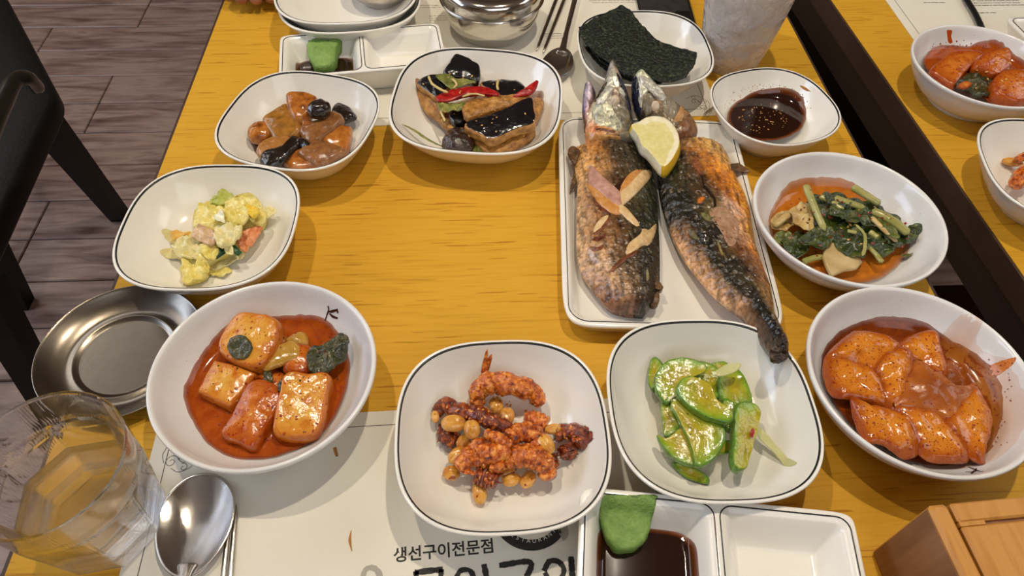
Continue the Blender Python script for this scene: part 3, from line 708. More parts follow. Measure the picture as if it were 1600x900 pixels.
# ---- green kimchi
G = lambda l: Z(l, 3.912, 1160, 230)
M_gleaf = mat('dark_green_leaf', [(.3, (26, 36, 14)), (.5, (52, 66, 22)), (.65, (86, 92, 34)), (.8, (120, 110, 50))], scale=150, rough=.2, coat=.5, bump=.8, bscale=260)
M_gleaf2 = mat('olive_green_leaf', [(.3, (64, 74, 24)), (.6, (112, 116, 46)), (.8, (150, 138, 70))], scale=130, rough=.22, coat=.5, bump=.6, bscale=260)
M_gstem = mat('pale_green_stem', [(.3, (138, 138, 66)), (.7, (180, 170, 104))], scale=50, stretch=(1, 1, 1), rough=.2, coat=.4, sss=0.090, bump=.2)
M_gcab = mat('pickled_cabbage', [(.3, (170, 132, 70)), (.6, (204, 178, 116)), (.8, (196, 126, 54))], scale=90, rough=.2, coat=.5, sss=0.090, bump=.4)
pool('greens_broth', G([(200, 350), (260, 270), (380, 235), (560, 240), (700, 290), (850, 400), (1000, 540), (1000, 650), (900, 760), (780, 815), (620, 820), (450, 760), (300, 680), (200, 580), (160, 450)]), .0175, d_gre, M_broth2, 'orange broth under the green kimchi')
def gl(px, z, lab, m=M_gleaf, t=.0014, w=(.005, 120), g=(0, 0)): return leaf(G(px), z, lab, m, d_gre, t, w, g, 'kimchi_leaf', 'green kimchi leaves')
gl([(200, 420), (300, 380), (330, 440), (280, 500), (210, 500), (175, 460)], .026, 'pale crumpled cabbage at the left of the greens', M_gcab)
gl([(250, 560), (350, 510), (400, 560), (400, 640), (330, 670), (270, 630)], .025, 'dark leaf at the lower left of the greens')
gl([(200, 540), (290, 530), (290, 590), (220, 580)], .024, 'small olive leaf at the left edge of the greens', M_gleaf2)
gl([(400, 330), (520, 280), (640, 300), (760, 330), (860, 380), (980, 450), (940, 560), (800, 600), (640, 620), (480, 560), (400, 470)], .028, 'large dark leaf spread in the middle of the greens', w=(.007, 110))
gl([(290, 382), (400, 338), (435, 430), (425, 500), (350, 485), (312, 430)], .033, 'orange-tinted cabbage leaf at the left', M_gcab)
gl([(345, 570), (430, 500), (500, 470), (555, 500), (560, 560), (500, 620), (420, 590)], .034, 'green leaf over the left stem end')
gl([(555, 350), (700, 350), (782, 400), (790, 480), (700, 460), (600, 440), (540, 400)], .036, 'curled dark leaf in the centre', w=(.006, 150))
gl([(560, 545), (650, 515), (765, 560), (745, 665), (640, 650), (570, 600)], .033, 'dark leaf with chili on it above the white radish')
gl([(845, 440), (960, 500), (1050, 470), (1088, 500), (1070, 550), (1000, 590), (920, 600), (860, 540)], .030, 'dark leaf tip at the right end', w=(.006, 130))
gl([(490, 282), (560, 282), (640, 330), (620, 365), (540, 340)], .036, 'dark leaf strip behind the stems')
gl([(770, 590), (850, 585), (940, 600), (880, 660), (800, 640)], .029, 'dark leaf strip at the lower right')
gl([(830, 430), (900, 460), (960, 540), (930, 550), (860, 500)], .037, 'light green leaf blade by the right stem', M_gleaf2, w=(.002, 120))
gl([(975, 645), (1040, 648), (1000, 668)], .024, 'tiny green tip at the lower right rim', M_gleaf2)
def gs(px, z, r, lab, m=M_gstem, M=20): return stem('kimchi_green', G(px), z, [q / 3.912 for q in r], m, lab, 'stem', 'green kimchi stems', d_gre, flat=.75, M=M)
gs([(470, 300), (540, 330), (620, 385)], .034, [22, 18], 'pale stem behind the upright one')
gs([(560, 310), (650, 340), (750, 375)], .036, [26, 22], 'pale stem lying across the back')
gs([(386, 228), (420, 320), (505, 515)], [.044, .041, .034], [22, 24, 22], 'long pale stem leaning upright on the greens')
gs([(670, 240), (750, 290), (845, 350)], [.042, .040, .036], [28, 26], 'thick olive stem pointing to the rim')
gs([(790, 385), (900, 440), (1020, 530)], [.038, .038, .034], [28, 32], 'thick olive stem at the right')
gs([(785, 425), (860, 500), (945, 582)], [.037, .036, .031], [17, 15], 'flat pale strip under the right stem', M_gcab)
gs([(690, 470), (745, 530), (750, 600), (735, 665)], .039, [9, 10, 11], 'thin curled green stem in front')
gs([(770, 608), (815, 655), (855, 705)], .030, [15, 18], 'short cut stem at the lower right')
gs([(370, 700), (430, 680), (495, 668)], .026, [22, 20], 'short pale stem at the lower left')
gs([(640, 512), (700, 522)], .037, [14, 14], 'small pale stem nub at the centre')
gs([(775, 515), (830, 550)], .037, [20, 18], 'pale stem nub right of centre')
gs([(195, 480), (245, 440), (290, 410)], .030, [24, 20], 'pale stem end at the left', M_gcab)
slab('radish_slice', G([(510, 620), (545, 580), (640, 630), (735, 690), (700, 735), (630, 745), (552, 778), (520, 720), (500, 660)]), .030, .005, mat('white_radish', [(.3, (180, 150, 96)), (.7, (208, 184, 134))], scale=80, rough=.3, coat=.3, sss=0.090, bump=.4), 'white radish slice at the front of the greens', 'radish', D=d_gre, g=(0, -.25), sharp=True, er=.001)
scatter('chili_flakes', d_gre, G([(200, 400), (400, 240), (1000, 420), (1060, 560), (900, 700), (600, 700), (300, 640)]), 60, .0014, M_flake, 'red chili flakes on the green kimchi', 'chili flakes', sd=7)
scatter('sesame_seeds', d_gre, G([(560, 480), (760, 320), (900, 340), (800, 600), (680, 680)]), 9, .0017, M_seed, 'sesame seeds on the green kimchi', 'seeds', 'seed', 8)

# ---- zucchini
ZZ = lambda l: Z(l, 3.0, 930, 490)
M_zf = mat('zucchini_flesh', [(.3, (205, 210, 150)), (.5, (245, 245, 230)), (.8, (255, 255, 255))], scale=140, rough=.12, coat=.5, sss=0.08, bump=.4, bscale=220,
           edge=[(0, (186, 166, 42)), (.5, (178, 172, 50)), (.85, (146, 172, 54)), (1.0, (98, 144, 38))], ev=.35)
M_zs = mat('zucchini_skin', [(.3, (58, 92, 26)), (.6, (96, 134, 44)), (.8, (136, 164, 80))], scale=160, rough=.2, coat=.5, stretch=(1, 1, .4), bump=.2)
pool('zucchini_juice', ZZ([(240, 370), (225, 470), (250, 570), (320, 680), (450, 780), (600, 790), (720, 760), (770, 650), (800, 560), (780, 420), (740, 300), (640, 220), (450, 195), (300, 220)]), .0095, d_zuc, M_pale, 'pale juice under the zucchini slices', 'juice')
def zu(px, z, lab, g=(0, 0), t=.006, ew=None):
    return slab('zucchini_slice', ZZ(px), z, t, [M_zf, M_zs, M_zf], lab, 'zucchini', 'cooked zucchini slices', g=g, crown=-.0006, nz=(.0005, 120), D=d_zuc, N=52, er=.0008, ew=ew, skin=True if ew else None, wave=(.0012, 60))
zu([(370, 700), (430, 712), (520, 755), (522, 795), (450, 778), (395, 742)], .016, 'zucchini crescent lowest in the heap', g=(.2, .5), t=.007)
zu([(600, 600), (640, 598), (642, 640), (580, 657), (555, 640)], .018, 'zucchini end peeking out under the big slice', g=(0, .3))
zu([(545, 235), (610, 228), (640, 260), (600, 300), (560, 280)], .022, 'zucchini slice edge at the very back')
zu([(500, 222), (560, 245), (592, 300), (590, 372), (550, 390), (505, 340), (480, 260)], .025, 'zucchini slice behind the centre')
zu([(582, 300), (620, 262), (668, 262), (712, 320), (738, 400), (700, 418), (640, 432), (590, 385)], .028, 'zucchini half-disc at the back right', g=(-.1, -.2))
zu([(280, 208), (316, 240), (298, 300), (268, 352), (250, 320), (254, 240)], .026, 'zucchini slice standing at the left edge', g=(.5, 0))
zu([(280, 310), (305, 255), (350, 217), (430, 208), (512, 238), (512, 272), (450, 300), (405, 360), (342, 415), (300, 380)], .033, 'large zucchini half-disc at the back left', g=(.1, -.2), ew=[1, 1, 1, 1, 1, .3, .2, .2, 1, 1])
zu([(310, 425), (352, 425), (380, 500), (392, 540), (330, 572), (316, 500)], .024, 'zucchini strip at the left centre', g=(.2, -.1))
zu([(610, 400), (650, 430), (660, 545), (600, 515), (590, 450)], .028, 'zucchini slice tucked right of centre')
zu([(292, 572), (340, 582), (400, 540), (440, 570), (470, 640), (475, 705), (400, 690), (335, 645)], .028, 'zucchini slice at the lower left with broad green rind', g=(.2, .1), t=.007, ew=[1, .3, .1, .2, .6, 1, 1, 1])
zu([(358, 425), (402, 405), (470, 440), (540, 480), (592, 520), (606, 580), (560, 670), (480, 710), (460, 640), (430, 560), (395, 490)], .037, 'large glossy zucchini half-disc in front', g=(.08, -.12), ew=[.3, 1, 1, 1, 1, 1, 1, 1, .3, .1, .1])
zu([(388, 340), (430, 298), (500, 310), (550, 350), (572, 400), (640, 460), (632, 502), (580, 500), (500, 470), (430, 420), (395, 378)], .046, 'topmost zucchini slice with dark green rind', g=(.0, -.15), t=.0075, ew=[1, .8, .1, .1, .1, .5, 1, 1, 1, 1, 1])
zu([(660, 448), (700, 410), (770, 440), (772, 510), (745, 600), (712, 715), (656, 705), (654, 560)], .034, 'zucchini wedge standing at the right', g=(-.25, -.1), t=.008, ew=[1, 1, .3, .2, .2, .6, 1, 1])
M_onion = mat('translucent_onion', [(.3, (208, 206, 140)), (.7, (226, 222, 170))], rough=.12, coat=.5, sss=0.120, alpha_edge=(0, 1.2, .7, .75))
slab('onion_slice', ZZ([(560, 275), (620, 237), (678, 233), (662, 266), (592, 290)]), .044, .002, M_onion, 'translucent onion strip on top of the zucchini', 'onion', D=d_zuc)
slab('onion_strip', ZZ([(765, 530), (800, 560), (870, 640), (928, 715), (895, 718), (840, 650), (770, 580)]), .022, .0012, M_onion, 'translucent onion strip lying on the dish wall', 'onion', D=d_zuc)
stem('garlic_bit', ZZ([(430, 332), (460, 312)]), .047, 3, mat('garlic', [(.3, (226, 222, 160)), (.7, (240, 236, 190))], rough=.3), 'minced garlic bit on the top zucchini slice', 'garlic', D=d_zuc, M=8)
scatter('minced_garlic', d_zuc, ZZ([(470, 290), (560, 260), (560, 320), (500, 320)]), 26, .0016, mat('garlic', []), 'minced garlic in a pile on the zucchini', 'garlic', 'seed', 9)
scatter('minced_garlic', d_zuc, ZZ([(310, 380), (380, 390), (370, 420), (320, 410)]), 10, .0017, mat('garlic', []), 'minced garlic at the left of the zucchini', 'garlic', 'seed', 10)
scatter('pepper_flecks', d_zuc, ZZ([(280, 230), (700, 300), (760, 500), (520, 700), (300, 600)]), 40, .0006, M_dark, 'black pepper flecks on the zucchini', 'pepper', sd=11)
slab('chili_bit', ZZ([(731, 545), (743, 540), (746, 558), (738, 576), (729, 568)]), .036, .001, mat('red_chili', [(.3, (132, 14, 14)), (.55, (172, 26, 24)), (.75, (196, 60, 48))], scale=160, rough=.22, coat=.4, bump=.5, bscale=260), 'tiny red chili bit on the right zucchini wedge', 'chili', D=d_zuc)

# ---- shrimps and peanuts
S = lambda l: Z(l, 2.811, 600, 520)
M_shr = mat('glazed_shrimp', [(.3, (92, 32, 8)), (.42, (164, 72, 16)), (.54, (214, 112, 30)), (.68, (240, 164, 70))], scale=260, rough=.14, coat=.5, bump=.6, bscale=330, detail=4, bdist=.002)
M_shr2 = mat('dark_glazed_shrimp', [(.3, (58, 20, 8)), (.48, (112, 42, 12)), (.7, (176, 84, 26))], scale=260, rough=.14, coat=.5, bump=.6, bscale=330, detail=4, bdist=.002)
M_nut = mat('roasted_peanut', [(.3, (176, 106, 30)), (.5, (214, 152, 62)), (.75, (230, 178, 92))], scale=130, rough=.14, coat=.5, bump=.25, bscale=250, specks=[((150, 70, 20), 220, .66)])
def D_all(D): return D.objs
def shr(px, z, r, lab, m=M_shr, D=d_shr, tail=None, grp='glazed dried shrimps', f=S, sc=2.811, bumps=6):
    pp = f(px); zs = z if isinstance(z, list) else [z] * len(pp); root = thing('shrimp', P(*pp[0], zs[0] - .004), lab, 'shrimp', grp)
    pts = [P(a, b, q) for (a, b), q in zip(pp, zs)]; mm = mpp(*pp[0], zs[0])
    V, F = tube_mesh(pts, [q * 1.15 / sc * mm for q in r], 20, 72, .9, None, True, bumps)
    rr_ = np.mean(r) / sc * mm; V = jitter(V, rr_ * .16, 1.1 / rr_ * .5, seed()); V = jitter(V, rr_ * .14, 2.0 / rr_, seed()); V = jitter(V, rr_ * .07, 5.0 / rr_, seed()); V = clampD(V, D); o = ob('body', V, F, m, parent=root, attr=np.zeros(len(V))); D.objs.append(o)
    tp = f(tail) if tail else None
    if tp:
        for dx in (-3.5, 3.5):
            q = [P(tp[0][0], tp[0][1], zs[-1]), P((tp[0][0] + tp[1][0]) / 2 + dx / 2, (tp[0][1] + tp[1][1]) / 2, zs[-1]), P(tp[1][0] + dx, tp[1][1] + dx / 2, zs[-1] - .002)]
            V, F = tube_mesh(q, [.0012, .0022, .0008], 8, 10, .35); V = clampD(V, D); ob('tail_fin', V, F, m, parent=root)
    rn = random.Random(int(pp[0][0])); k = max(2, len(pts))
    for i in range(4):       # little legs
        t_ = rn.uniform(.2, .9); q = cat_open(pts, 20)[int(t_ * 19)]; a = rn.uniform(0, 6.28)
        V, F = tube_mesh([q, q + np.array([math.cos(a) * .006, math.sin(a) * .004, .001]), q + np.array([math.cos(a) * .010, math.sin(a + .3) * .006, .0])], [.0011, .0005], 6, 8); V = clampD(V, D); ob('shrimp_leg', V, F, M_shr2, parent=root)
    return root
shr([(690, 325), (655, 262), (575, 232), (485, 218), (430, 240), (410, 290), (425, 325)], [.022, .026, .030, .031, .028, .022, .018], [20, 34, 40, 42, 36, 30, 20], 'big orange shrimp on its own at the top of the heap', tail=[(430, 200), (465, 150)])
shr([(225, 365), (262, 315), (330, 345), (420, 365), (490, 400), (565, 420)], [.02, .024, .026, .028, .027, .022], [20, 26, 30, 34, 28, 16], 'long dark shrimp stretched across the left', M_shr2, tail=[(240, 400), (270, 440)])
shr([(262, 415), (280, 455), (320, 480)], .017, [24, 34, 26], 'small dark shrimp piece at the lower left', M_shr2)
shr([(615, 385), (660, 385), (722, 405)], .022, [24, 34, 28], 'short shrimp piece at the upper right')
shr([(405, 480), (425, 520), (470, 535), (520, 520), (540, 480)], [.03, .031, .032, .032, .03], [28, 36, 36, 34, 22], 'curled shrimp in the centre of the heap')
shr([(445, 440), (500, 465), (560, 500)], [.034, .036, .034], [16, 24, 18], 'thin shrimp tail lying over the centre', tail=[(560, 500), (590, 510)])
shr([(550, 470), (590, 440), (640, 440), (675, 475), (660, 510)], .029, [28, 36, 38, 34, 22], 'plump curled shrimp right of centre')
shr([(745, 450), (790, 435), (845, 440), (868, 470), (845, 500)], .023, [30, 28, 34, 30, 24], 'dark knobbly shrimp at the far right', M_shr2)
shr([(800, 500), (815, 545)], .020, [30, 30], 'rounded shrimp end below the far right one', M_shr2)
shr([(322, 595), (375, 548), (440, 545), (490, 570), (500, 610)], .028, [22, 36, 38, 34, 26], 'curved shrimp at the lower left of centre', tail=[(330, 600), (400, 620)])
shr([(530, 560), (590, 545), (650, 545), (705, 580), (720, 645)], [.026, .03, .031, .028, .022], [28, 40, 42, 38, 26], 'large curved shrimp at the lower right')
shr([(400, 620), (450, 635), (500, 650)], .022, [30, 38, 26], 'dark shrimp end at the bottom of the heap', M_shr2)
shr([(690, 530), (730, 560), (755, 600)], .020, [22, 26, 14], 'small shrimp tail behind the lower right one', M_shr2)
def nut(px, py, l, w_, a, z, lab, D=d_shr, f=S, sc=2.811, grp='glazed peanuts'):
    (x, y), = f([(px, py)]); mm = mpp(x, y, z)
    return blob('peanut', x, y, z, l / sc, w_ / sc, w_ / sc * mm * .85, a, M_nut, lab, 'peanut', grp, D, nz=(.0003, 220), p=2.1, groove=.12)
for a in ((306, 398, 112, 78, -4, .030, 'long pale peanut at the left on the dark shrimp'), (386, 424, 92, 72, 95, .034, 'upright peanut beside the long pale one'), (225, 368, 62, 36, 100, .024, 'thin yellow peanut at the far left tip'),
          (494, 318, 88, 66, 95, .018, 'split peanut under the top shrimp'), (540, 368, 92, 68, 80, .020, 'peanut just below the split one'), (350, 478, 78, 60, 60, .021, 'peanut half hidden left of centre'),
          (326, 538, 98, 72, 35, .020, 'bean-shaped peanut at the left of the heap'), (296, 616, 78, 66, -10, .016, 'round peanut at the lower left'), (420, 700, 112, 66, 92, .015, 'lowest peanut pointing down'),
          (560, 645, 84, 60, 15, .018, 'peanut at the bottom centre'), (633, 645, 88, 64, 50, .018, 'shiny peanut right of the bottom centre'), (710, 487, 104, 72, -60, .032, 'large peanut leaning on the right side'),
          (742, 422, 74, 48, 15, .028, 'small peanut at the upper right'), (540, 610, 70, 50, 20, .018, 'peanut peeking out between the lower shrimps'), (390, 500, 60, 44, 100, .022, 'peanut sliver behind the centre shrimp'), (676, 528, 70, 50, -35, .022, 'peanut hidden under the large right peanut')):
    nut(*a)
scatter('glaze_crumbs', d_shr, S([(380, 130), (620, 170), (700, 320), (890, 430), (760, 650), (500, 690), (320, 610), (200, 380), (260, 290)]), 420, .0016, M_shr, 'brown crumbs clinging to the glazed shrimps', 'crumbs', 'flake', 31, objs=[o for o in D_all(d_shr) if o.name.startswith('body')])
scatter('seed_crumbs', d_shr, S([(400, 160), (600, 190), (680, 320), (860, 430), (740, 640), (500, 660), (320, 600), (250, 420)]), 90, .0013, mat('caramel_seed', [(.3, (190, 110, 40)), (.7, (220, 150, 70))], rough=.2, coat=.5), 'sesame crumbs in the glaze of the shrimps', 'seeds', 'seed', 12)
# second table's dish of the same
f1 = lambda l: [(a, b) for a, b in l]
shr([(1585, 290), (1600, 272), (1618, 268), (1628, 285)], .026, [8, 10, 10, 8], 'glazed shrimp on the dish at the right frame edge', D=d_shr2, f=f1, sc=1.0, grp='')
shr([(1588, 250), (1606, 244), (1626, 250)], .024, [4, 6, 5], 'thin shrimp leg end at the right frame edge', D=d_shr2, f=f1, sc=1.0, grp='')
for k_, (ax_, ay_) in enumerate(((1650, 250), (1665, 290), (1640, 320), (1690, 262))):
    shr([(ax_, ay_), (ax_ + 14, ay_ - 10), (ax_ + 30, ay_ - 4), (ax_ + 36, ay_ + 10)], .024, [8, 11, 11, 7], ('glazed shrimp further in on the right edge dish, topmost', 'glazed shrimp further in on the right edge dish, middle right', 'glazed shrimp nearest the rim of the right edge dish', 'glazed shrimp at the far side of the right edge dish')[k_], D=d_shr2, f=f1, sc=1.0, grp='')
nut(1582, 253, 32, 15, -12, .016, 'long glazed peanut on the second table dish', d_shr2, f1, 1.0, None); nut(1594, 288, 22, 15, 20, .018, 'yellow peanut at the right frame edge', d_shr2, f1, 1.0, None)

# ---- eggplant
EG = lambda l: Z(l, 4.5, 580, 60)
M_esk = mat('black_eggplant_skin', [(.3, (10, 9, 14)), (.7, (24, 20, 26))], scale=60, rough=.16, coat=.8, bump=.5, bscale=120, bdist=.003)
M_efl = mat('brown_eggplant_flesh', [(.3, (120, 74, 26)), (.5, (172, 118, 52)), (.75, (206, 156, 84))], scale=160, rough=.3, coat=.3, bump=.8, bscale=300)
M_chili = mat('red_chili', [])
M_scal = mat('green_onion', [(.3, (74, 84, 34)), (.55, (126, 128, 62)), (.8, (186, 176, 104))], scale=120, rough=.22, coat=.4, bump=.3)
def eg(px, z, t, lab, m, g=(0, 0), cr=.002, nz=(.0009, 110), D=d_egg): return slab('eggplant_piece', EG(px), z, t, m, lab, 'eggplant', 'braised eggplant pieces', g=g, crown=cr, nz=nz, D=D, N=52, er=.0016)
pool('eggplant_sauce', EG([(480, 560), (560, 620), (720, 740), (860, 790), (1100, 700), (1150, 600), (1200, 470), (1000, 400), (700, 420), (540, 480)]), .0100, d_egg, M_brown, 'brown oil under the eggplant')
eg([(600, 110), (700, 150), (757, 195), (742, 292), (640, 272), (515, 245), (560, 160)], .040, .012, 'black eggplant chunk standing at the back', [M_esk, M_esk, M_efl], g=(0, -.5))
eg([(778, 310), (880, 292), (1020, 295), (1072, 325), (1060, 372), (960, 402), (860, 380)], .038, .012, 'flat black eggplant piece behind the red chili', [M_esk, M_efl])
eg([(318, 322), (400, 380), (470, 440), (482, 560), (400, 532), (340, 440)], .026, .010, 'tan eggplant flesh face at the left', M_efl, g=(.5, -.6))
eg([(320, 308), (390, 266), (500, 250), (560, 300), (480, 400), (440, 400), (390, 365)], .040, .009, 'black eggplant piece at the left with cut flesh side', [M_esk, M_efl], g=(.15, -.2))
eg([(560, 500), (640, 490), (670, 560), (600, 580), (560, 560)], .030, .010, 'dark eggplant bit in the middle', M_esk)
eg([(480, 560), (560, 560), (660, 590), (640, 640), (540, 620)], .022, .008, 'tan eggplant scrap below the middle', M_efl)
eg([(510, 700), (560, 637), (640, 632), (705, 690), (705, 750), (600, 778), (525, 745)], .028, .014, 'dark lumpy eggplant at the front left', mat('mushroom_dark', [(.3, (26, 14, 12)), (.7, (62, 36, 26))], scale=120, rough=.16, coat=.7, bump=.9, bscale=200), cr=.006, nz=(.002, 120))
eg([(700, 640), (850, 700), (1000, 650), (1120, 615), (1136, 662), (1010, 742), (880, 790), (790, 775)], .026, .012, 'tan eggplant flesh along the front', M_efl, g=(0, -.3), nz=(.0015, 130))
eg([(1138, 430), (1210, 438), (1165, 560), (1135, 600)], .030, .010, 'pale eggplant edge at the right', M_efl)
eg([(655, 475), (720, 432), (850, 412), (1000, 395), (1112, 402), (1010, 452), (880, 492), (780, 522), (690, 545)], .044, .010, 'long tan eggplant strip across the middle', M_efl, nz=(.0015, 140))
eg([(668, 595), (780, 545), (950, 490), (1116, 415), (1142, 490), (1142, 592), (1000, 640), (855, 705), (770, 668), (690, 630)], .043, .012, 'largest black eggplant piece in front with seeds on it', [M_esk, M_efl], g=(0, -.25))
slab('red_chili_slice', EG([(465, 405), (560, 362), (700, 338), (820, 345), (890, 380), (870, 398), (780, 392), (650, 405), (565, 432), (490, 436)]), .045, .003, M_chili, 'long red chili slice across the eggplant', 'chili', D=d_egg, crown=.001, g=(0, -.2), nz=(.0008, 200))
slab('red_chili_tip', EG([(1000, 402), (1080, 352), (1165, 295), (1135, 368), (1060, 392)]), .049, .004, M_chili, 'pointed red chili tip at the right of the eggplant', 'chili', D=d_egg, crown=.002, g=(.2, 0))
slab('green_onion_piece', EG([(458, 258), (540, 252), (600, 275), (730, 298), (640, 330), (560, 345), (500, 300)]), .047, .002, M_scal, 'green onion draped over the back eggplant', 'green onion', D=d_egg, wave=(.002, 150))
slab('green_onion_piece', EG([(470, 440), (560, 450), (680, 440), (660, 480), (600, 500), (530, 510), (490, 500)]), .041, .002, M_scal, 'wilted green onion in the centre', 'green onion', D=d_egg, wave=(.003, 150))
slab('green_onion_piece', EG([(690, 740), (760, 740), (805, 795), (720, 798), (680, 780)]), .022, .002, M_scal, 'green onion at the bottom front', 'green onion', D=d_egg, wave=(.003, 150))
M_strand = mat('onion_strand', [(.3, (196, 168, 96)), (.7, (222, 200, 140))], rough=.25, coat=.3)
for pts, r, lb in (([(402, 262), (430, 320), (500, 365), (540, 380)], 9, 'pale onion strand at the left'), ([(893, 290), (886, 330), (892, 362)], 9, 'pale onion strand on the back piece'),
                   ([(570, 285), (600, 320), (580, 350)], 8, 'pale onion strand over the green onion'), ([(485, 500), (500, 540), (520, 580)], 8, 'yellow strand on the left slope'), ([(640, 410), (720, 390), (800, 405)], 7, 'pale strand below the chili')):
    stem('onion_strand', EG(pts), .050 if pts[0][1] < 420 else .038, [r / 4.5], M_strand, lb, 'onion', 'onion strands on the eggplant', d_egg)
stem('green_onion_sliver', EG([(215, 602), (300, 645), (400, 712), (515, 768)]), [.034, .030, .025, .02], [.8, 2.2, 2.4, .8], M_scal, 'thin green onion sliver alone on the dish wall', 'green onion', D=d_egg, flat=.5, M=30)
scatter('sesame_seeds', d_egg, EG([(330, 290), (760, 200), (1140, 430), (1100, 700), (700, 780), (480, 600)]), 36, .0015, M_seed, 'sesame seeds on the eggplant', 'seeds', 'seed', 14)

# ---- braised vegetables
PT = lambda l: Z(l, 4.5, 320, 90)
M_car = mat('braised_carrot', [(.3, (112, 58, 18)), (.5, (168, 98, 34)), (.75, (200, 134, 60))], scale=130, rough=.13, coat=.5, sss=0.03, bump=.35, bscale=180)
M_pot = mat('braised_potato', [(.3, (104, 66, 22)), (.5, (148, 98, 36)), (.75, (182, 124, 48))], scale=110, rough=.13, coat=.5, sss=0.04, bump=.35, bscale=180)
M_rdb = mat('braised_radish', [(.3, (112, 68, 32)), (.7, (156, 104, 58))], scale=130, rough=.13, coat=.5, sss=0.04, bump=.35, bscale=180)
M_mus = mat('black_mushroom', [(.3, (18, 13, 10)), (.7, (44, 32, 24))], scale=90, rough=.12, coat=.8, bump=.5, bscale=160)
pool('soy_glaze', PT([(320, 590), (345, 640), (400, 710), (600, 765), (780, 742), (960, 655), (1000, 590), (900, 500), (700, 470), (500, 500), (380, 540)]), .0112, d_pot, M_brown, 'brown soy glaze under the braised vegetables')
def pt(px, z, t, lab, m, g=(0, 0), cr=.002, nm='potato_chunk', cat='potato'): return slab(nm, PT(px), z, t, m, lab, cat, 'braised vegetable pieces', g=g, crown=cr, nz=(.0008, 90), D=d_pot, N=46, er=.003, bulge=.02)
pt([(900, 350), (940, 317), (1000, 340), (1042, 388), (1000, 412), (930, 440), (890, 400)], .030, .010, 'black mushroom piece at the right end', M_mus, nm='mushroom_piece', cat='mushroom')
pt([(415, 412), (480, 370), (580, 325), (630, 400), (660, 490), (580, 560), (490, 545), (435, 470)], .036, .018, 'large amber potato chunk at the left', M_pot, g=(.05, -.3))
blob('carrot_chunk', *PT([(395, 530)])[0], .026, 42, 38, .020, 20, M_car, 'round red-brown carrot chunk at the far left', 'carrot', 'braised vegetable pieces', d_pot, nz=(.001, 90), p=2.3, hi=True)
pt([(840, 560), (900, 492), (1010, 482), (1006, 575), (970, 640), (880, 598)], .029, .016, 'orange carrot cube at the right', M_car, g=(-.1, -.2), nm='carrot_chunk', cat='carrot')
pt([(650, 555), (720, 560), (740, 600), (660, 640), (620, 600)], .026, .010, 'dark braised scrap in the centre', M_rdb)
pt([(680, 475), (800, 432), (880, 372), (948, 410), (925, 455), (850, 520), (765, 580), (700, 535)], .036, .014, 'translucent brown radish chunk at the centre', M_rdb, g=(0, -.2), nm='radish_chunk', cat='radish')
pt([(578, 262), (622, 237), (760, 262), (745, 330), (690, 400), (640, 410), (600, 360)], .045, .018, 'orange carrot chunk on top at the back', M_car, g=(0, -.35), nm='carrot_chunk', cat='carrot')
pt([(670, 400), (720, 380), (740, 440), (690, 450)], .038, .012, 'small carrot bit under the mushroom cap', M_car, nm='carrot_chunk', cat='carrot')
blob('mushroom', *PT([(805, 362)])[0], .046, 38, 34, .018, 30, M_mus, 'glossy black mushroom cap on top of the braised vegetables', 'mushroom', 'braised vegetable pieces', d_pot, nz=(.0012, 110), p=2.2, hi=True)
pt([(552, 680), (620, 632), (690, 640), (792, 720), (700, 756), (600, 750)], .026, .014, 'orange carrot chunk at the front', M_car, g=(0, -.2), nm='carrot_chunk', cat='carrot')
pt([(670, 645), (780, 586), (890, 600), (972, 650), (900, 690), (812, 726), (730, 692)], .033, .010, 'flat brown radish slice at the front right', M_rdb, g=(0, -.2), nm='radish_chunk', cat='radish')
pt([(385, 605), (450, 562), (590, 540), (605, 582), (480, 645), (400, 665)], .032, .010, 'tan mushroom stem slice at the front left', mat('tan_mushroom', [(.3, (150, 96, 40)), (.7, (190, 134, 70))], rough=.14, coat=.6, bump=.4), nm='mushroom_piece', cat='mushroom')
pt([(402, 690), (430, 650), (500, 632), (570, 605), (610, 552), (655, 555), (662, 592), (600, 645), (545, 700), (460, 732)], .034, .010, 'long black mushroom strip at the front left', M_mus, nm='mushroom_piece', cat='mushroom')
pt([(640, 580), (680, 560), (740, 600), (720, 620)], .034, .006, 'small black mushroom scrap in the centre', M_mus, nm='mushroom_piece', cat='mushroom')

# ---- cabbage salad
SL = lambda l: Z(l, 5.294, 240, 280)
M_cab = mat('dressed_cabbage', [(.3, (214, 192, 84)), (.5, (234, 216, 118)), (.7, (242, 230, 160))], scale=110, rough=.13, coat=.5, sss=0.120, bump=.7, bscale=260)
M_cab2 = mat('pale_cabbage', [(.3, (218, 204, 130)), (.7, (238, 226, 172))], scale=90, rough=.13, coat=.5, sss=0.120, bump=.5)
M_crab = mat('orange_shred', [(.3, (208, 110, 60)), (.6, (226, 150, 100)), (.8, (236, 196, 150))], scale=150, rough=.3, coat=.3, bump=.5)
sal = thing('cabbage_salad', P(345, 370, .008), 'pale yellow dressed cabbage salad heaped in its dish', 'salad')
def sa(nm, px, z, t, m, w=(.004, 120), g=(0, 0), cr=0.0, lab=None, nz=(.001, 230)):
    o = slab(nm, SL(px), z, t, m, lab, None, None, g=g, nz=nz, D=d_sal, N=60, wave=w, parent=sal, er=.0008, crown=cr); return o
sa('cabbage_leaf', [(90, 465), (150, 440), (220, 500), (150, 530)], .012, .002, M_cab2); sa('cabbage_leaf', [(70, 612), (150, 570), (230, 640), (120, 652)], .012, .002, M_cab2)
sa('cabbage_leaf', [(440, 690), (560, 650), (742, 605), (640, 700), (500, 742)], .013, .002, M_cab2); sa('cabbage_leaf', [(440, 752), (560, 715), (632, 740), (572, 797), (470, 775)], .012, .003, M_cab)
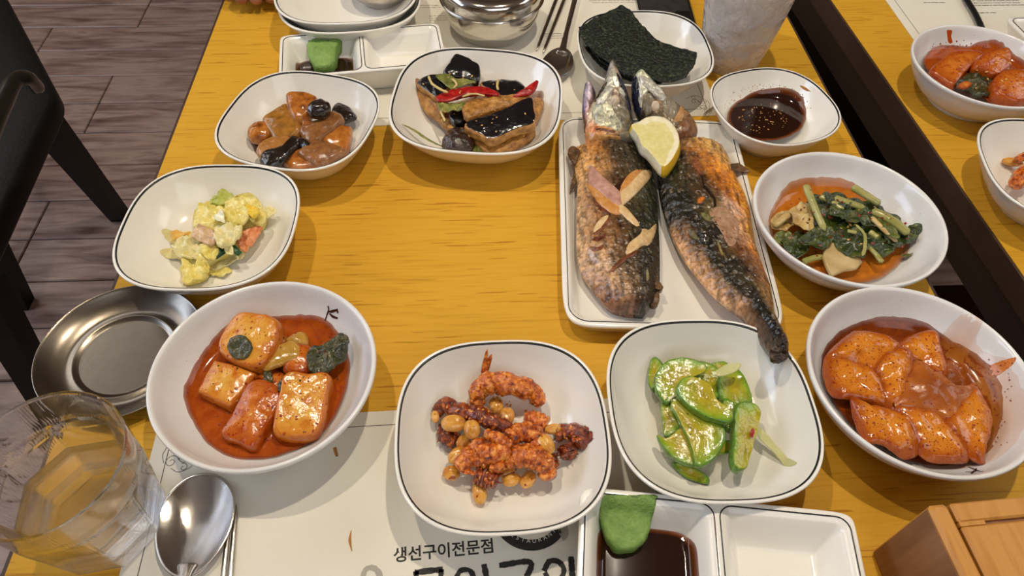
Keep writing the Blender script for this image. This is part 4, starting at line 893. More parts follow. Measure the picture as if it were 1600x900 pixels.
sa('cabbage_mound', [(330, 300), (430, 200), (600, 170), (830, 160), (920, 300), (860, 400), (700, 560), (520, 640), (440, 700), (430, 770), (300, 830), (230, 820), (240, 660), (160, 560), (180, 490), (320, 440)], .018, .012, M_cab, w=(.005, 130), cr=.008)
sa('cabbage_leaf', [(160, 520), (260, 470), (380, 520), (440, 560), (400, 640), (280, 650), (180, 600)], .027, .004, M_cab2, w=(.006, 140), cr=.002)
sa('cabbage_leaf', [(240, 660), (330, 600), (420, 650), (440, 720), (400, 780), (290, 828), (232, 810)], .024, .004, M_cab, w=(.006, 140))
sa('cabbage_leaf', [(370, 240), (430, 202), (560, 230), (600, 330), (520, 400), (420, 400), (335, 380), (332, 300)], .036, .005, M_cab, w=(.006, 130), cr=.003)
sa('cabbage_leaf', [(570, 240), (650, 170), (760, 190), (780, 280), (700, 360), (600, 350)], .038, .005, M_cab, w=(.006, 130), cr=.003)
sa('cabbage_leaf', [(700, 160), (830, 160), (885, 230), (920, 300), (850, 350), (770, 300)], .033, .005, M_cab, w=(.006, 130))
sa('cabbage_leaf', [(500, 400), (600, 350), (720, 380), (700, 450), (600, 530), (520, 520)], .037, .005, M_cab2, w=(.006, 130))
sa('cabbage_leaf', [(390, 540), (480, 500), (540, 560), (500, 640), (430, 640)], .029, .004, M_cab, w=(.005, 130))
sa('cabbage_leaf', [(900, 245), (960, 230), (1012, 265), (920, 302)], .026, .002, M_cab2)
sa('lettuce_tip', [(468, 180), (540, 112), (600, 92), (652, 140), (600, 185), (540, 205)], .034, .004, mat('lettuce_green', [(.3, (150, 160, 50)), (.7, (196, 196, 90))], scale=150, rough=.3, coat=.3, bump=.6), w=(.004, 160))
sa('egg_crumb', [(148, 455), (200, 420), (295, 432), (262, 470), (180, 492)], .024, .004, mat('egg_yolk', [(.3, (226, 170, 70)), (.7, (236, 196, 110))], rough=.35, bump=.4))
sa('egg_crumb', [(770, 222), (820, 210), (875, 270), (800, 292)], .041, .003, mat('bright_yolk', [(.3, (228, 190, 40)), (.7, (240, 208, 80))], rough=.35, bump=.4))
sa('fruit_piece', [(312, 452), (360, 380), (440, 400), (512, 462), (470, 530), (370, 492)], .037, .004, mat('pinkish_fruit', [(.3, (196, 150, 116)), (.7, (222, 194, 150))], scale=70, rough=.25, coat=.4, bump=.4), g=(0, -.3))
sa('cream_dab', [(495, 290), (560, 262), (580, 320), (545, 350), (510, 330)], .043, .002, mat('mayonnaise', [(.3, (238, 232, 200)), (.7, (246, 242, 216))], rough=.15, coat=.5))
sa('carrot_shred', [(678, 470), (740, 430), (820, 400), (885, 388), (870, 430), (800, 540), (740, 582), (690, 522)], .026, .004, M_crab, g=(0, -.3), w=(.004, 180))
sa('spinach_bit', [(560, 560), (640, 530), (705, 580), (690, 606), (620, 590), (560, 600), (512, 640), (530, 600)], .0275, .003, mat('dark_spinach', [(.3, (18, 50, 34)), (.7, (40, 84, 50))], rough=.3, bump=.4), w=(.002, 180))
sa('cabbage_rib', [(590, 545), (640, 550), (650, 600), (600, 600)], .030, .002, M_cab2)

# ---- seaweed
NO = lambda l: Z(l, 3.215, 860, 0)
M_nori = mat('roasted_seaweed', [(.36, (6, 9, 8)), (.5, (16, 23, 17)), (.6, (44, 54, 34)), (.7, (92, 100, 66))], scale=330, rough=.45, bump=1.0, bscale=300, detail=7, bdist=.004)
def nori(px, z, g, lab): return slab('seaweed_sheet', NO(px), z, .0007, M_nori, lab, 'seaweed', 'stack of seaweed sheets', g=g, nz=(.0007, 300), N=150, sharp=True, wave=(.0022, 45), D=d_nor, er=.0002)
nori([(170, 235), (300, 200), (420, 250), (520, 330), (560, 420), (480, 425), (410, 412), (300, 380), (220, 300)], .030, (0, .1), 'lowest dark seaweed sheet in shadow of the others')
nori([(150, 180), (250, 110), (380, 60), (480, 180), (620, 260), (715, 330), (680, 390), (600, 418), (500, 415), (360, 372), (250, 310)], .040, (0, .05), 'middle seaweed sheet showing along the lower edge')
nori([(143, 135), (240, 85), (355, 26), (400, 45), (432, 92), (480, 140), (500, 172), (560, 215), (640, 238), (737, 262), (728, 320), (680, 388), (600, 412), (540, 412), (450, 388), (380, 366), (330, 340), (250, 290), (185, 222), (152, 180)], .049, (0, .03), 'topmost roasted seaweed sheet with ragged edges')

# ---- dipping sauce
pts = [(1197.5 + 61 * math.cos(a), 183 + 36.5 * math.sin(a)) for a in np.linspace(0, 2 * math.pi, 16, endpoint=False)]
pool('dipping_sauce', pts, .0165, d_sau, M_soy, 'dark dipping sauce with floating crumbs in the small dish', wob=.0006)
scatter('floating_crumbs', d_sau, [(1170 + 42 * math.cos(a) + 22, 184 + 24 * math.sin(a)) for a in np.linspace(0, 6.28, 12)], 75, .0008, M_seed, 'floating sesame crumbs on the dark dipping sauce', 'crumbs', sd=20)
ring_ = [(1198 + 70 * math.cos(a), 172 + 42 * math.sin(a)) for a in np.linspace(math.pi, 2 * math.pi, 12)] + [(1198 + 58 * math.cos(a), 176 + 34 * math.sin(a)) for a in np.linspace(2 * math.pi, math.pi, 12)]
scatter('crumb_ring', d_sau, ring_, 120, .0006, mat('brown_crumb', [(.3, (150, 90, 40)), (.7, (190, 130, 70))]), 'dried brown crumbs on the dish wall above the dipping sauce', 'crumbs', sd=21)

# ---- second table kimchi
K2 = lambda l: Z(l, 5.622, 1420, 0)
pool('kimchi_broth', K2([(135, 560), (150, 490), (220, 430), (350, 412), (500, 420), (650, 430), (800, 480), (1000, 600), (1090, 700), (1090, 900), (900, 930), (700, 880), (450, 780), (250, 690)]), .0265, d_kim2, M_broth, 'red broth in the kimchi bowl on the second table')
def k2(px, z, t, lab, m=M_radd, g=(0, 0), sharp=False): return kc(K2(px), z, t, lab, m, g, d_kim2, sharp=sharp)
k2([(210, 600), (300, 520), (400, 450), (560, 440), (650, 470), (560, 560), (480, 640), (400, 735), (300, 680)], .034, .012, 'flat orange radish piece at the left of the far bowl', g=(.1, -.2))
k2([(615, 560), (640, 490), (760, 440), (880, 425), (900, 520), (890, 570), (780, 640), (680, 600)], .044, .016, 'radish cube on top of the far bowl', g=(0, -.4))
k2([(770, 700), (850, 620), (960, 610), (1060, 640), (1080, 820), (980, 870), (880, 850), (790, 790)], .042, .02, 'glistening radish cube at the right of the far bowl', g=(0, -.3))
leaf(K2([(420, 730), (520, 650), (640, 620), (780, 640), (800, 700), (770, 800), (650, 830), (520, 790)]), .032, 'dark wilted leaf in the far kimchi bowl', D=d_kim2, t=.004, w=(.005, 130))
leaf(K2([(435, 745), (500, 715), (560, 730), (500, 770)]), .036, 'orange scrap at the front of the far kimchi bowl', m=M_radd, D=d_kim2, t=.003, w=(.001, 130))
scatter('sesame_seeds', d_kim2, K2([(600, 560), (940, 500), (960, 700), (700, 800), (560, 780)]), 12, .0016, M_seed, 'sesame seeds on the second table kimchi', 'seeds', 'seed', 22)
scatter('chili_flakes', d_kim2, K2([(110, 500), (200, 390), (450, 340), (700, 400), (1000, 600), (900, 850), (400, 700), (200, 560)]), 120, .0011, M_flake, 'chili flakes in the second table kimchi bowl', 'chili flakes', sd=23)

# ------------------------------------------------------------------ heightfield dishes: divided dishes and fish tray
def field(name, cx, cy, hx, hy, rot, nsup, zf, H, label, nx, ny, cat, under=.62, z0=0.0, foot=None, group=None):
    a = np.linspace(-1, 1, nx); b = np.linspace(-1, 1, ny); V = []
    for y in b:
        for x in a:
            r = max(abs(x), abs(y)); l = (abs(x) ** nsup + abs(y) ** nsup) ** (1 / nsup)
            k = r / l if l > 0 else 1; V.append((x * k * hx, y * k * hy))
    V = np.array(V); zz = np.array([zf(p[0], p[1]) for p in V]); top = np.c_[V, zz]; F = []
    for j in range(ny - 1):
        for i in range(nx - 1): F.append((j * nx + i, j * nx + i + 1, (j + 1) * nx + i + 1, (j + 1) * nx + i))
    loop = [i for i in range(nx)] + [j * nx + nx - 1 for j in range(1, ny)] + [(ny - 1) * nx + i for i in range(nx - 2, -1, -1)] + [j * nx for j in range(ny - 2, 0, -1)]
    L = V[loop]; n = len(L); rings = []
    for s, z in ((1.006, H - .0012), (1.006, H - .003), (.99, H - .0045), (under + .12, .004), (under + .08, .0), (under, 0.0)):
        rings.append(np.c_[L * s if s > 1 else np.c_[L[:, 0] - np.sign(L[:, 0]) * hy * (1 - s) * np.minimum(1, np.abs(L[:, 0]) / hx * 1.0), L[:, 1] * s], np.full(n, z)])
    base = len(top); allv = [top] + rings
    for k in range(n): F.append((loop[k], base + k, base + (k + 1) % n, loop[(k + 1) % n]))
    for r in range(len(rings) - 1):
        for k in range(n): F.append((base + r * n + k, base + (r + 1) * n + k, base + (r + 1) * n + (k + 1) % n, base + r * n + (k + 1) % n))
    F.append(tuple(base + (len(rings) - 1) * n + k for k in reversed(range(n))))
    Vw = np.concatenate(allv); Vw = xform(Vw, rot) + np.array([cx, cy, T + z0])
    D = Dish(); ca, sa_ = math.cos(rot), math.sin(rot)
    D.h = lambda x, y: T + z0 + zf((x - cx) * ca + (y - cy) * sa_, -(x - cx) * sa_ + (y - cy) * ca)
    D.o = ob(name, Vw, F, M_porc, label=label, cat=cat, origin=(cx, cy, T + z0), group=group); D.objs = [D.o]; D.c = (cx, cy); D.rot = rot
    return D
def rrect(x, y, cx, cy, hx, hy, r):   # signed distance
    qx = abs(x - cx) - hx + r; qy = abs(y - cy) - hy + r
    return math.hypot(max(qx, 0), max(qy, 0)) + min(max(qx, qy), 0) - r
def smooth01(t): t = max(0, min(1, t)); return t * t * (3 - 2 * t)
def rim_ribbon(D, cx, cy, hx, hy, r, zf, rot, wd=.0008):
    pts = []
    for (sx, sy, a0) in ((1, 1, 0), (-1, 1, 90), (-1, -1, 180), (1, -1, 270)):
        for k in range(9): a = math.radians(a0 + k * 90 / 8); pts.append((cx + sx * (hx - r) + r * math.cos(a), cy + sy * (hy - r) + r * math.sin(a)))
    P2 = np.array(pts); n = len(P2); V = []; F = []
    for i in range(n):
        d = P2[(i + 1) % n] - P2[i - 1]; d /= np.linalg.norm(d); s = np.array([d[1], -d[0]]) * wd / 2
        for q, dz in ((P2[i] + s, -.0002), (P2[i] + s, .0004), (P2[i] - s, .0004), (P2[i] - s, -.0002)): V.append((q[0], q[1], zf(q[0], q[1]) + dz))
    for i in range(n):
        j = (i + 1) % n
        for k in range(3): F.append((4 * i + k, 4 * j + k, 4 * j + k + 1, 4 * i + k + 1))
    Vw = xform(np.array(V), rot) + np.array([D.c[0], D.c[1], T]); ob('rim_line', Vw, F, M_line, parent=D.o)
DH = .035; DX, DY = .0925, .0425; CX_, CHX, CHY = .0455, .0432, .0385
def zdiv(x, y):
    d = min(rrect(x, y, -CX_, 0, CHX, CHY, .009), rrect(x, y, CX_, 0, CHX, CHY, .009))
    return DH - .0012 * smooth01(-d / .002) - (DH - .0075) * .96 * smooth01((-d - .0015) / .0165) if d < 0 else DH
def divided(cx, cy, rot, label):
    D = field('divided_dish', cx, cy, DX, DY, rot, 16, zdiv, DH, label, 150, 76, 'dish', under=.6)
    for s in (-1, 1): rim_ribbon(D, s * CX_, 0, CHX + .0004, CHY + .0004, .009, lambda x, y: DH, rot)
    return D
rn_ = math.radians(-8.3)
tl = np.array([.066, .1965]); cn = tl + np.array([DX * math.cos(rn_) + DY * math.sin(rn_), DX * math.sin(rn_) - DY * math.cos(rn_)])
dn = divided(cn[0], cn[1], rn_, 'two-compartment white dish in front with soy sauce and wasabi')
rf_ = math.radians(7.5); tl = np.array([-.2255, .7595]); cf = tl + np.array([DX * math.cos(rf_) + DY * math.sin(rf_), DX * math.sin(rf_) - DY * math.cos(rf_)])
df = divided(cf[0], cf[1], rf_, 'two-compartment white dish behind the braised vegetables')
q = P(1572, 27, .035); r3 = math.radians(-60)
e_ = P(1600, 55, .035) - q; e_ /= np.linalg.norm(e_); r3 = math.atan2(e_[1], e_[0]) + math.pi / 2; ux_ = np.array([math.cos(r3), math.sin(r3)])
d3c = q[:2] + ux_ * DX + e_[:2] * DY
d3 = divided(d3c[0], d3c[1], r3, 'white divided dish cut by the upper right frame corner')
def soy(D, s, z, label, ox=0, oy=0, hx=.034, hy=.029):
    pts = []
    for k in range(72):
        a = 2 * math.pi * k / 72; c_, s_ = math.cos(a), math.sin(a); n_ = 5; rr = 1 / (abs(c_) ** n_ + abs(s_) ** n_) ** (1 / n_)
        pts.append((s * CX_ + ox + rr * c_ * hx, oy + rr * s_ * hy))
    R = []; A = []; P2 = np.array(pts)
    for sc in (.01, .3, .6, .8, .9, .96, 1.0, 1.02):
        q = np.array([s * CX_ + ox, oy]) + (P2 - np.array([s * CX_ + ox, oy])) * sc
        R.append(np.array([(x, y, max(z, zdiv(x, y) + (.0005 if sc < 1.01 else -.0003))) for x, y in q])); A.append(np.full(72, sc))
    V, F = ringmesh(R, True, False); F = [tuple(reversed(f)) for f in F]; V = xform(V, D.rot) + np.array([D.c[0], D.c[1], T])
    o = ob('soy_sauce', V, F, M_soy, label=label, cat='sauce', attr=np.concatenate(A)); D.objs.append(o)
soy(dn, -1, .0135, 'soy sauce in the left compartment of the front dish', 0.0, -.003, .0335, .0285)
soy(df, -1, .0125, 'soy sauce beside the wasabi in the far divided dish', 0, -.004, .0325, .026)
M_was = mat('wasabi_paste', [(.3, (104, 140, 62)), (.7, (136, 168, 86))], scale=140, rough=.5, bump=.6, bscale=420, sss=0.030)
W1 = lambda l: Z(l, 2.222, 880, 740); W2 = lambda l: Z(l, 5.714, 420, 0)
slab('wasabi', W1([(140, 110), (150, 104), (230, 103), (304, 104), (303, 120), (302, 150), (292, 200), (262, 240), (215, 256), (180, 245), (155, 200), (138, 140)]), .0255, .015, M_was, 'block of green wasabi leaning on the far wall of the front dish', 'wasabi', D=dn, g=(.0, .12), nz=(.0009, 200), crown=.002, er=.002)
slab('wasabi', W2([(350, 390), (372, 372), (480, 357), (560, 350), (600, 338), (624, 332), (625, 372), (590, 425), (582, 505), (545, 560), (470, 585), (410, 570), (370, 500), (352, 440)]), .030, .018, M_was, 'lump of green wasabi in the far divided dish', 'wasabi', D=df, g=(0, .35), nz=(.0012, 200), crown=.003, er=.002)

# tray and fish
TX, TY, TH = .0945, .139, .020
def ztray(x, y):
    d = rrect(x, y, 0, 0, TX - .004, TY - .004, .02)
    return TH - (TH - .006) * smooth01(-d / .013) if d < 0 else TH
tr_rot = math.radians(-4.2); tc_ = (.1735, .4765)
tray = field('fish_tray', tc_[0], tc_[1], TX, TY, tr_rot, 11, ztray, TH, 'white rectangular tray with a thin dark rim line under the two fish', 90, 120, 'tray', under=.84)
rim_ribbon(tray, 0, 0, TX - .0045, TY - .0045, .017, lambda x, y: ztray(x, y), tr_rot, .0006)

def table_col(tab, u, v):
    """bilinear look-up in a colour table: rows along v, columns along u"""
    nr, nc = len(tab), len(tab[0]); y = min(max(v, 0), .9999) * (nr - 1); x = min(max(u, 0), .9999) * (nc - 1); i, j = int(y), int(x); a, b = y - i, x - j
    c = [np.array(lin(tab[p][q])[:3]) for p, q in ((i, j), (i, j + 1), (i + 1, j), (i + 1, j + 1))]
    return (c[0] * (1 - b) + c[1] * b) * (1 - a) + (c[2] * (1 - b) + c[3] * b) * a
LIN = {}
def flesh(name, L, R, z, H, tab, strokes, material, nu=64, nv=120, D=None, parent=None, bump=.0007, warp=.10, expo=2.6, z1=None, label=None, zedge=None, bf=170, shift=.0, cv=.34):
    """domed organic piece: L and R are pixel outlines top to bottom; tab gives its own skin colours"""
    zs = z if isinstance(z, (list, tuple)) else [z, z]
    Lc = cat_open([(a, b, 0) for a, b in L], nv); Rc = cat_open([(a, b, 0) for a, b in R], nv); Vt = []; C = []; sd = seed()
    segs = [(np.array(s[0], float), s[1], lin(s[2])[:3], s[3]) for s in strokes]
    for j in range(nv):
        v = j / (nv - 1); zz = float(np.interp(v, np.linspace(0, 1, len(zs)), zs))
        for i in range(nu):
            u = i / (nu - 1); a = Lc[j] + (Rc[j] - Lc[j]) * u; p = P(a[0], a[1], zz)
            endf = min(1, (min(v, 1 - v) / .04)) ** .5 if expo else 1
            dome = (1 - abs(2 * u - 1) ** expo) * H * (.45 + .55 * endf)
            n1 = noise.noise(Vector((p[0] * bf, p[1] * bf, sd))); n2 = noise.noise(Vector((p[0] * bf * 2.7, p[1] * bf * 2.7, sd + 3))); n3 = noise.noise(Vector((p[0] * 60, p[1] * 60, sd + 8)))
            uu = u + warp * n3 + warp * .4 * n1; vv = v + warp * .6 * noise.noise(Vector((p[0] * 70, p[1] * 70, sd + 5)))
            n4 = noise.noise(Vector((p[0] * 420, p[1] * 420, sd + 2))); n5 = noise.noise(Vector((p[0] * 260, p[1] * 150, sd + 12)))
            c = table_col(tab, uu, vv) * 1.5 * (1 + cv * n2 + cv * n1 + .25 * n4); dz = bump * (n1 + .6 * n2 + .25 * n4)
            n6 = noise.noise(Vector((p[0] * 260, p[1] * 55, sd + 21))); c = c * (1 + .35 * n6)
            if n6 < -.30: c = c * .6
            if n5 > .42: c = c + (np.array([.40, .30, .18]) - c) * .35
            for pl, wd, sc_, dep in segs:
                # distance to polyline in pixels
                if a[0] < pl[:, 0].min() - wd * 1.5 or a[0] > pl[:, 0].max() + wd * 1.5 or a[1] < pl[:, 1].min() - wd * 1.5 or a[1] > pl[:, 1].max() + wd * 1.5: continue
                best = 1e9; tp = 0
                for k in range(len(pl) - 1):
                    d = pl[k + 1] - pl[k]; t_ = max(0, min(1, np.dot(a[:2] - pl[k], d) / max(np.dot(d, d), 1e-6))); q = np.linalg.norm(a[:2] - pl[k] - d * t_)
                    if q < best: best = q; tp = (k + t_) / (len(pl) - 1)
                w_ = wd * (1 - abs(2 * tp - 1) ** 3 * .75) * (1 + .25 * n1)
                f = max(0, min(1, (w_ - best) / 1.6 + .5))
                if f > 0: c = c * (1 - f) + np.array(sc_) * (1 + .10 * n2) * f; dz = dz * (1 - .85 * f) + dep * .5 * f * (1 - min(1, best / max(w_, .1)) ** 2 * .5)
            p = p + np.array([0, 0, dome + dz * min(1, (1 - abs(2 * u - 1)) * 8 + .1)]); Vt.append(p); C.append(list(np.clip(c, 0, 1)) + [1])
    Vt = np.array(Vt); F = []
    for j in range(nv - 1):
        for i in range(nu - 1): F.append((j * nu + i, (j + 1) * nu + i, (j + 1) * nu + i + 1, j * nu + i + 1))
    # underside
    loop = [i for i in range(nu)] + [j * nu + nu - 1 for j in range(1, nv)] + [(nv - 1) * nu + i for i in range(nu - 2, -1, -1)] + [j * nu for j in range(nv - 2, 0, -1)]
    n = len(loop); cc = Vt[loop].mean(0); base = len(Vt); V = [Vt]; Cb = [C[i] for i in loop]
    zlow = zedge if zedge is not None else .008
    r1 = Vt[loop].copy(); r1[:, 2] -= .0025; r2 = Vt[loop].copy()
    # pull the underside in towards the mid line
    mid = np.array([(Vt[(min(max(k_, 0), nv - 1)) * nu] + Vt[(min(max(k_, 0), nv - 1)) * nu + nu - 1]) / 2 for k_ in [i // nu for i in loop]])
    r2[:, :2] = r2[:, :2] + (mid[:, :2] - r2[:, :2]) * .12; r2[:, 2] = np.maximum(r2[:, 2] - .008, T + zlow)
    r3_ = r2.copy(); r3_[:, :2] = r2[:, :2] + (mid[:, :2] - r2[:, :2]) * .95
    for r in (r1, r2, r3_): V.append(r)
    for k in range(n): F.append((loop[k], loop[(k + 1) % n], base + (k + 1) % n, base + k))
    for r in range(2):
        for k in range(n): F.append((base + r * n + k, base + r * n + (k + 1) % n, base + (r + 1) * n + (k + 1) % n, base + (r + 1) * n + k))
    Vw = np.concatenate(V); CC = C + Cb + Cb + Cb
    if D is not None: Vw = clampD(Vw, D)
    o = ob(name, Vw, F, material, parent=parent, col=CC, label=label)
    if D is not None: D.objs.append(o)
    return o
M_skin = mat('grilled_fish_skin', [(.36, (180, 172, 164)), (.5, (240, 236, 232)), (.62, (255, 255, 255))], scale=300, rough=.17, rvar=.06, vcol=True, coat=.4, bump=.5, bscale=230, bdist=.0025, bdetail=4)
M_sil = mat('silvery_fish_head', [(.3, (180, 185, 190)), (.6, (255, 255, 255))], scale=160, rough=.26, rvar=.12, vcol=True, coat=.5, metal=.2, bump=.6, bscale=180, bdist=.0025)
fish1 = thing('grilled_fish', P(965, 340, .008), 'left grilled mackerel, skin up with crossed pale cuts', 'fish', 'grilled mackerel on the white tray')
tan, gold, dk, blk, ol, pk = (176, 128, 78), (196, 136, 62), (70, 54, 38), (24, 22, 18), (84, 82, 58), (190, 156, 128)
tab1 = [[(196, 150, 90), (180, 124, 66), (84, 66, 50), (52, 46, 38), (60, 56, 46)],
        [(206, 160, 100), (184, 128, 66), (90, 70, 48), (70, 62, 44), (34, 34, 28)],
        [(180, 142, 100), (176, 132, 88), (104, 78, 52), (60, 52, 36), (64, 68, 50)],
        [(180, 146, 108), (120, 80, 56), (110, 78, 50), (84, 78, 48), (56, 62, 48)],
        [(190, 156, 116), (150, 106, 66), (104, 70, 40), (60, 60, 36), (50, 54, 42)],
        [(194, 158, 120), (160, 120, 78), (134, 92, 52), (54, 50, 34), (38, 40, 32)],
        [(180, 142, 104), (186, 156, 126), (126, 92, 56), (60, 54, 36), (40, 42, 34)],
        [(146, 106, 72), (178, 142, 104), (140, 106, 70), (60, 52, 38), (30, 32, 26)],
        [(126, 86, 60), (166, 126, 92), (156, 126, 92), (66, 56, 42), (34, 34, 28)],
        [(96, 62, 44), (130, 92, 66), (112, 72, 52), (60, 44, 32), (26, 24, 20)]]
tab1 = [[tuple(int(q * k) for q in c) for c, k in zip(row, (1.0, .95, .7, .72, .75))] for row in tab1]
st1 = [([(923, 386), (934, 388), (944, 383)], 4, (110, 52, 30), -.0008), ([(918, 400), (924, 412), (934, 426)], 3.0, (206, 188, 180), .0004)]
L1 = [(897, 232), (898, 262), (902, 290), (901, 325), (901, 360), (901, 392), (906, 420), (914, 436), (930, 458), (950, 480), (975, 487)]
R1 = [(990, 222), (1008, 240), (1018, 262), (1024, 290), (1028, 330), (1030, 370), (1031, 400), (1031, 430), (1030, 452), (1022, 474), (1008, 490)]
body1 = flesh('body', L1, R1, [.020, .020, .020, .018, .016], .016, tab1, st1, M_skin, 96, 190, None, fish1, bump=.0011)
th1 = [[(120, 118, 110), (150, 150, 140), (90, 88, 80), (70, 66, 60), (30, 28, 26)],
       [(30, 24, 22), (196, 192, 184), (150, 130, 112), (110, 100, 86), (34, 30, 26)],
       [(60, 40, 26), (170, 168, 156), (180, 150, 126), (120, 100, 84), (56, 50, 40)],
       [(196, 160, 110), (190, 190, 178), (120, 106, 88), (96, 84, 70), (70, 66, 56)],
       [(200, 160, 126), (206, 198, 150), (190, 190, 170), (100, 94, 78), (74, 70, 60)],
       [(190, 120, 80), (170, 90, 36), (180, 130, 90), (96, 92, 78), (60, 60, 56)],
       [(186, 110, 66), (200, 150, 92), (190, 140, 90), (110, 100, 84), (56, 54, 50)]]
sth1 = [([(966, 148), (976, 152)], 4, (110, 96, 84), -.001), ([(978, 132), (984, 150), (988, 176)], 3, (20, 18, 18), -.0005)]
head1 = flesh('head', [(950, 106), (945, 125), (936, 145), (922, 168), (917, 190), (914, 210), (918, 228)], [(960, 107), (972, 128), (982, 150), (987, 175), (990, 195), (993, 210), (993, 226)], [.060, .056, .048, .036, .028], .013, th1, sth1, M_sil, 46, 80, None, fish1, bump=.0016, zedge=.014)
flesh('lower_jaw', [(914, 131), (911, 150), (910, 175), (913, 198)], [(924, 131), (931, 148), (926, 172), (922, 200)], [.050, .040, .028], .005, [[(96, 84, 90), (140, 124, 134), (70, 56, 60)], [(90, 78, 100), (160, 146, 158), (60, 46, 44)], [(56, 50, 96), (170, 140, 150), (120, 80, 60)], [(170, 110, 80), (190, 140, 100), (150, 100, 70)]], [], M_sil, 16, 30, None, fish1, bump=.0004, zedge=.010)

def patch(nm, px, objs, m, t=.0010, parent=None, N=40, label=None, nz=.00015):
    """piece of skin, bone or flesh lying on the surface of an object, seen at px"""
    vs = []; fs = []; k0 = 0
    for o in objs:
        off = np.array(o['_o']); co = np.empty(len(o.data.vertices) * 3); o.data.vertices.foreach_get('co', co); vs.append(co.reshape(-1, 3) + off)
        fs += [tuple(i + k0 for i in p.vertices) for p in o.data.polygons]; k0 += len(o.data.vertices)
    bv = BVHTree.FromPolygons(np.concatenate(vs).tolist(), fs); O = cat_closed([tuple(q) for q in px], N); c = O.mean(0); O = c + (O - c) * (1.22 if nm == 'exposed_flesh' else 1.08)
    rings = []; last = None; hits = []
    for sc in (.03, .3, .55, .75, .9, 1.0):
        row = []
        for q in c + (O - c) * sc:
            d = Vector(RM @ np.array([q[0] - 800., 450. - q[1], -FOC])).normalized(); h = bv.ray_cast(Vector(CAMP), d, 5)[0]
            if h is None: h = Vector(last) if last is not None else Vector(P(q[0], q[1], .03))
            last = np.array(h); row.append(last)
        hits.append(np.array(row))
    up = np.array([0, -.25, 1.0]); V = [h + up * t * (1 - sc ** 4) for h, sc in zip(hits, (.03, .3, .55, .75, .9, 1.0))] + [hits[-1] - up * .0012]
    Vv, F = ringmesh(V, True, False)
    if np.sum(O[:, 0] * np.roll(O[:, 1], -1) - np.roll(O[:, 0], -1) * O[:, 1]) < 0: F = [tuple(reversed(f)) for f in F]
    Vv = jitter(Vv, nz, 400, seed()); return ob(nm, Vv, F, m, parent=parent, label=label, attr=np.zeros(len(Vv)))
def fm(n, a, b, **k): return mat(n, [(.3, a), (.7, b)], scale=k.pop('scale', 160), rough=.16, coat=.4, bump=.35, bscale=260, **k)
PK = fm('pink_fish_flesh', (168, 122, 106), (206, 160, 142)); OR = fm('golden_fish_flesh', (184, 118, 52), (218, 160, 92)); PA = fm('pale_fish_flesh', (204, 166, 112), (234, 204, 154)); DKF = fm('dark_fish_flesh', (30, 18, 12), (76, 44, 26)); RB = fm('reddish_brown_crust', (84, 44, 26), (136, 78, 46))
SI = mat('silver_bone_plate', [(.3, (150, 148, 132)), (.5, (206, 202, 186)), (.7, (232, 228, 212))], scale=240, rough=.2, metal=.35, bump=.5, bscale=260, coat=.3); SD = fm('blue_black_skin', (12, 12, 16), (30, 33, 62)); GR = fm('grey_gill_skin', (104, 96, 80), (150, 140, 118))
C2 = lambda l: Z(l, 6.43, 880, 210); C3 = lambda l: Z(l, 5.294, 880, 340); H1 = lambda l: Z(l, 6.925, 900, 100); H2 = lambda l: Z(l, 6.43, 980, 110); C4 = lambda l: Z(l, 4.5, 1020, 200)
B1 = [body1]
for nm, px, m, t in (('dark_hollow', C2([(505, 555), (560, 470), (640, 420), (650, 470), (600, 545), (560, 590)]), DKF, .0003), ('exposed_flesh', C2([(645, 430), (720, 375), (795, 385), (720, 470), (630, 550), (575, 585), (600, 500)]), OR, .0012),  # hollows are dark patches laid on the surface
        ('exposed_flesh', C2([(780, 392), (856, 400), (842, 460), (745, 570), (650, 660), (590, 700), (562, 645), (585, 580), (670, 500)]), PA, .0022), ('dark_hollow', C2([(300, 590), (380, 660), (470, 740), (460, 790), (380, 780), (320, 700)]), RB, .0002), ('exposed_flesh', C2([(262, 520), (350, 560), (430, 630), (545, 690), (565, 765), (500, 780), (430, 745), (370, 695), (310, 615)]), OR, .0016),
        ('exposed_flesh', C2([(300, 358), (335, 370), (400, 435), (470, 498), (540, 565), (585, 640), (565, 700), (500, 695), (430, 640), (350, 575), (288, 500), (283, 420)]), PK, .0024), ('exposed_flesh', C2([(555, 700), (620, 735), (680, 795), (745, 885), (725, 905), (660, 862), (600, 805), (555, 770)]), PA, .0012),
        ('exposed_flesh', C3([(748, 72), (742, 140), (702, 218), (658, 224), (605, 262), (562, 288), (540, 272), (560, 210), (640, 142), (655, 106), (700, 112)]), PA, .0018), ('exposed_flesh', C3([(362, -6), (342, 40), (292, 100), (262, 116), (272, 60), (318, 8)]), PA, .0010), ('charred_ridge', C3([(255, 120), (300, 95), (360, 20), (380, 30), (320, 110), (268, 142)]), RB, .0008),
        ('charred_ridge', C3([(385, 445), (440, 375), (490, 330), (560, 290), (610, 262), (595, 308), (530, 345), (480, 392), (415, 442)]), RB, .0012), ('charred_ridge', C3([(225, 240), (280, 245), (340, 220), (310, 265), (250, 275)]), RB, .0008), ('skin_streak', C3([(688, 440), (704, 440), (710, 505), (690, 515)]), fm('olive_streak', (130, 124, 76), (160, 150, 100)), .0006)):
    patch(nm, px, B1, m, t, fish1)
A1 = [head1]
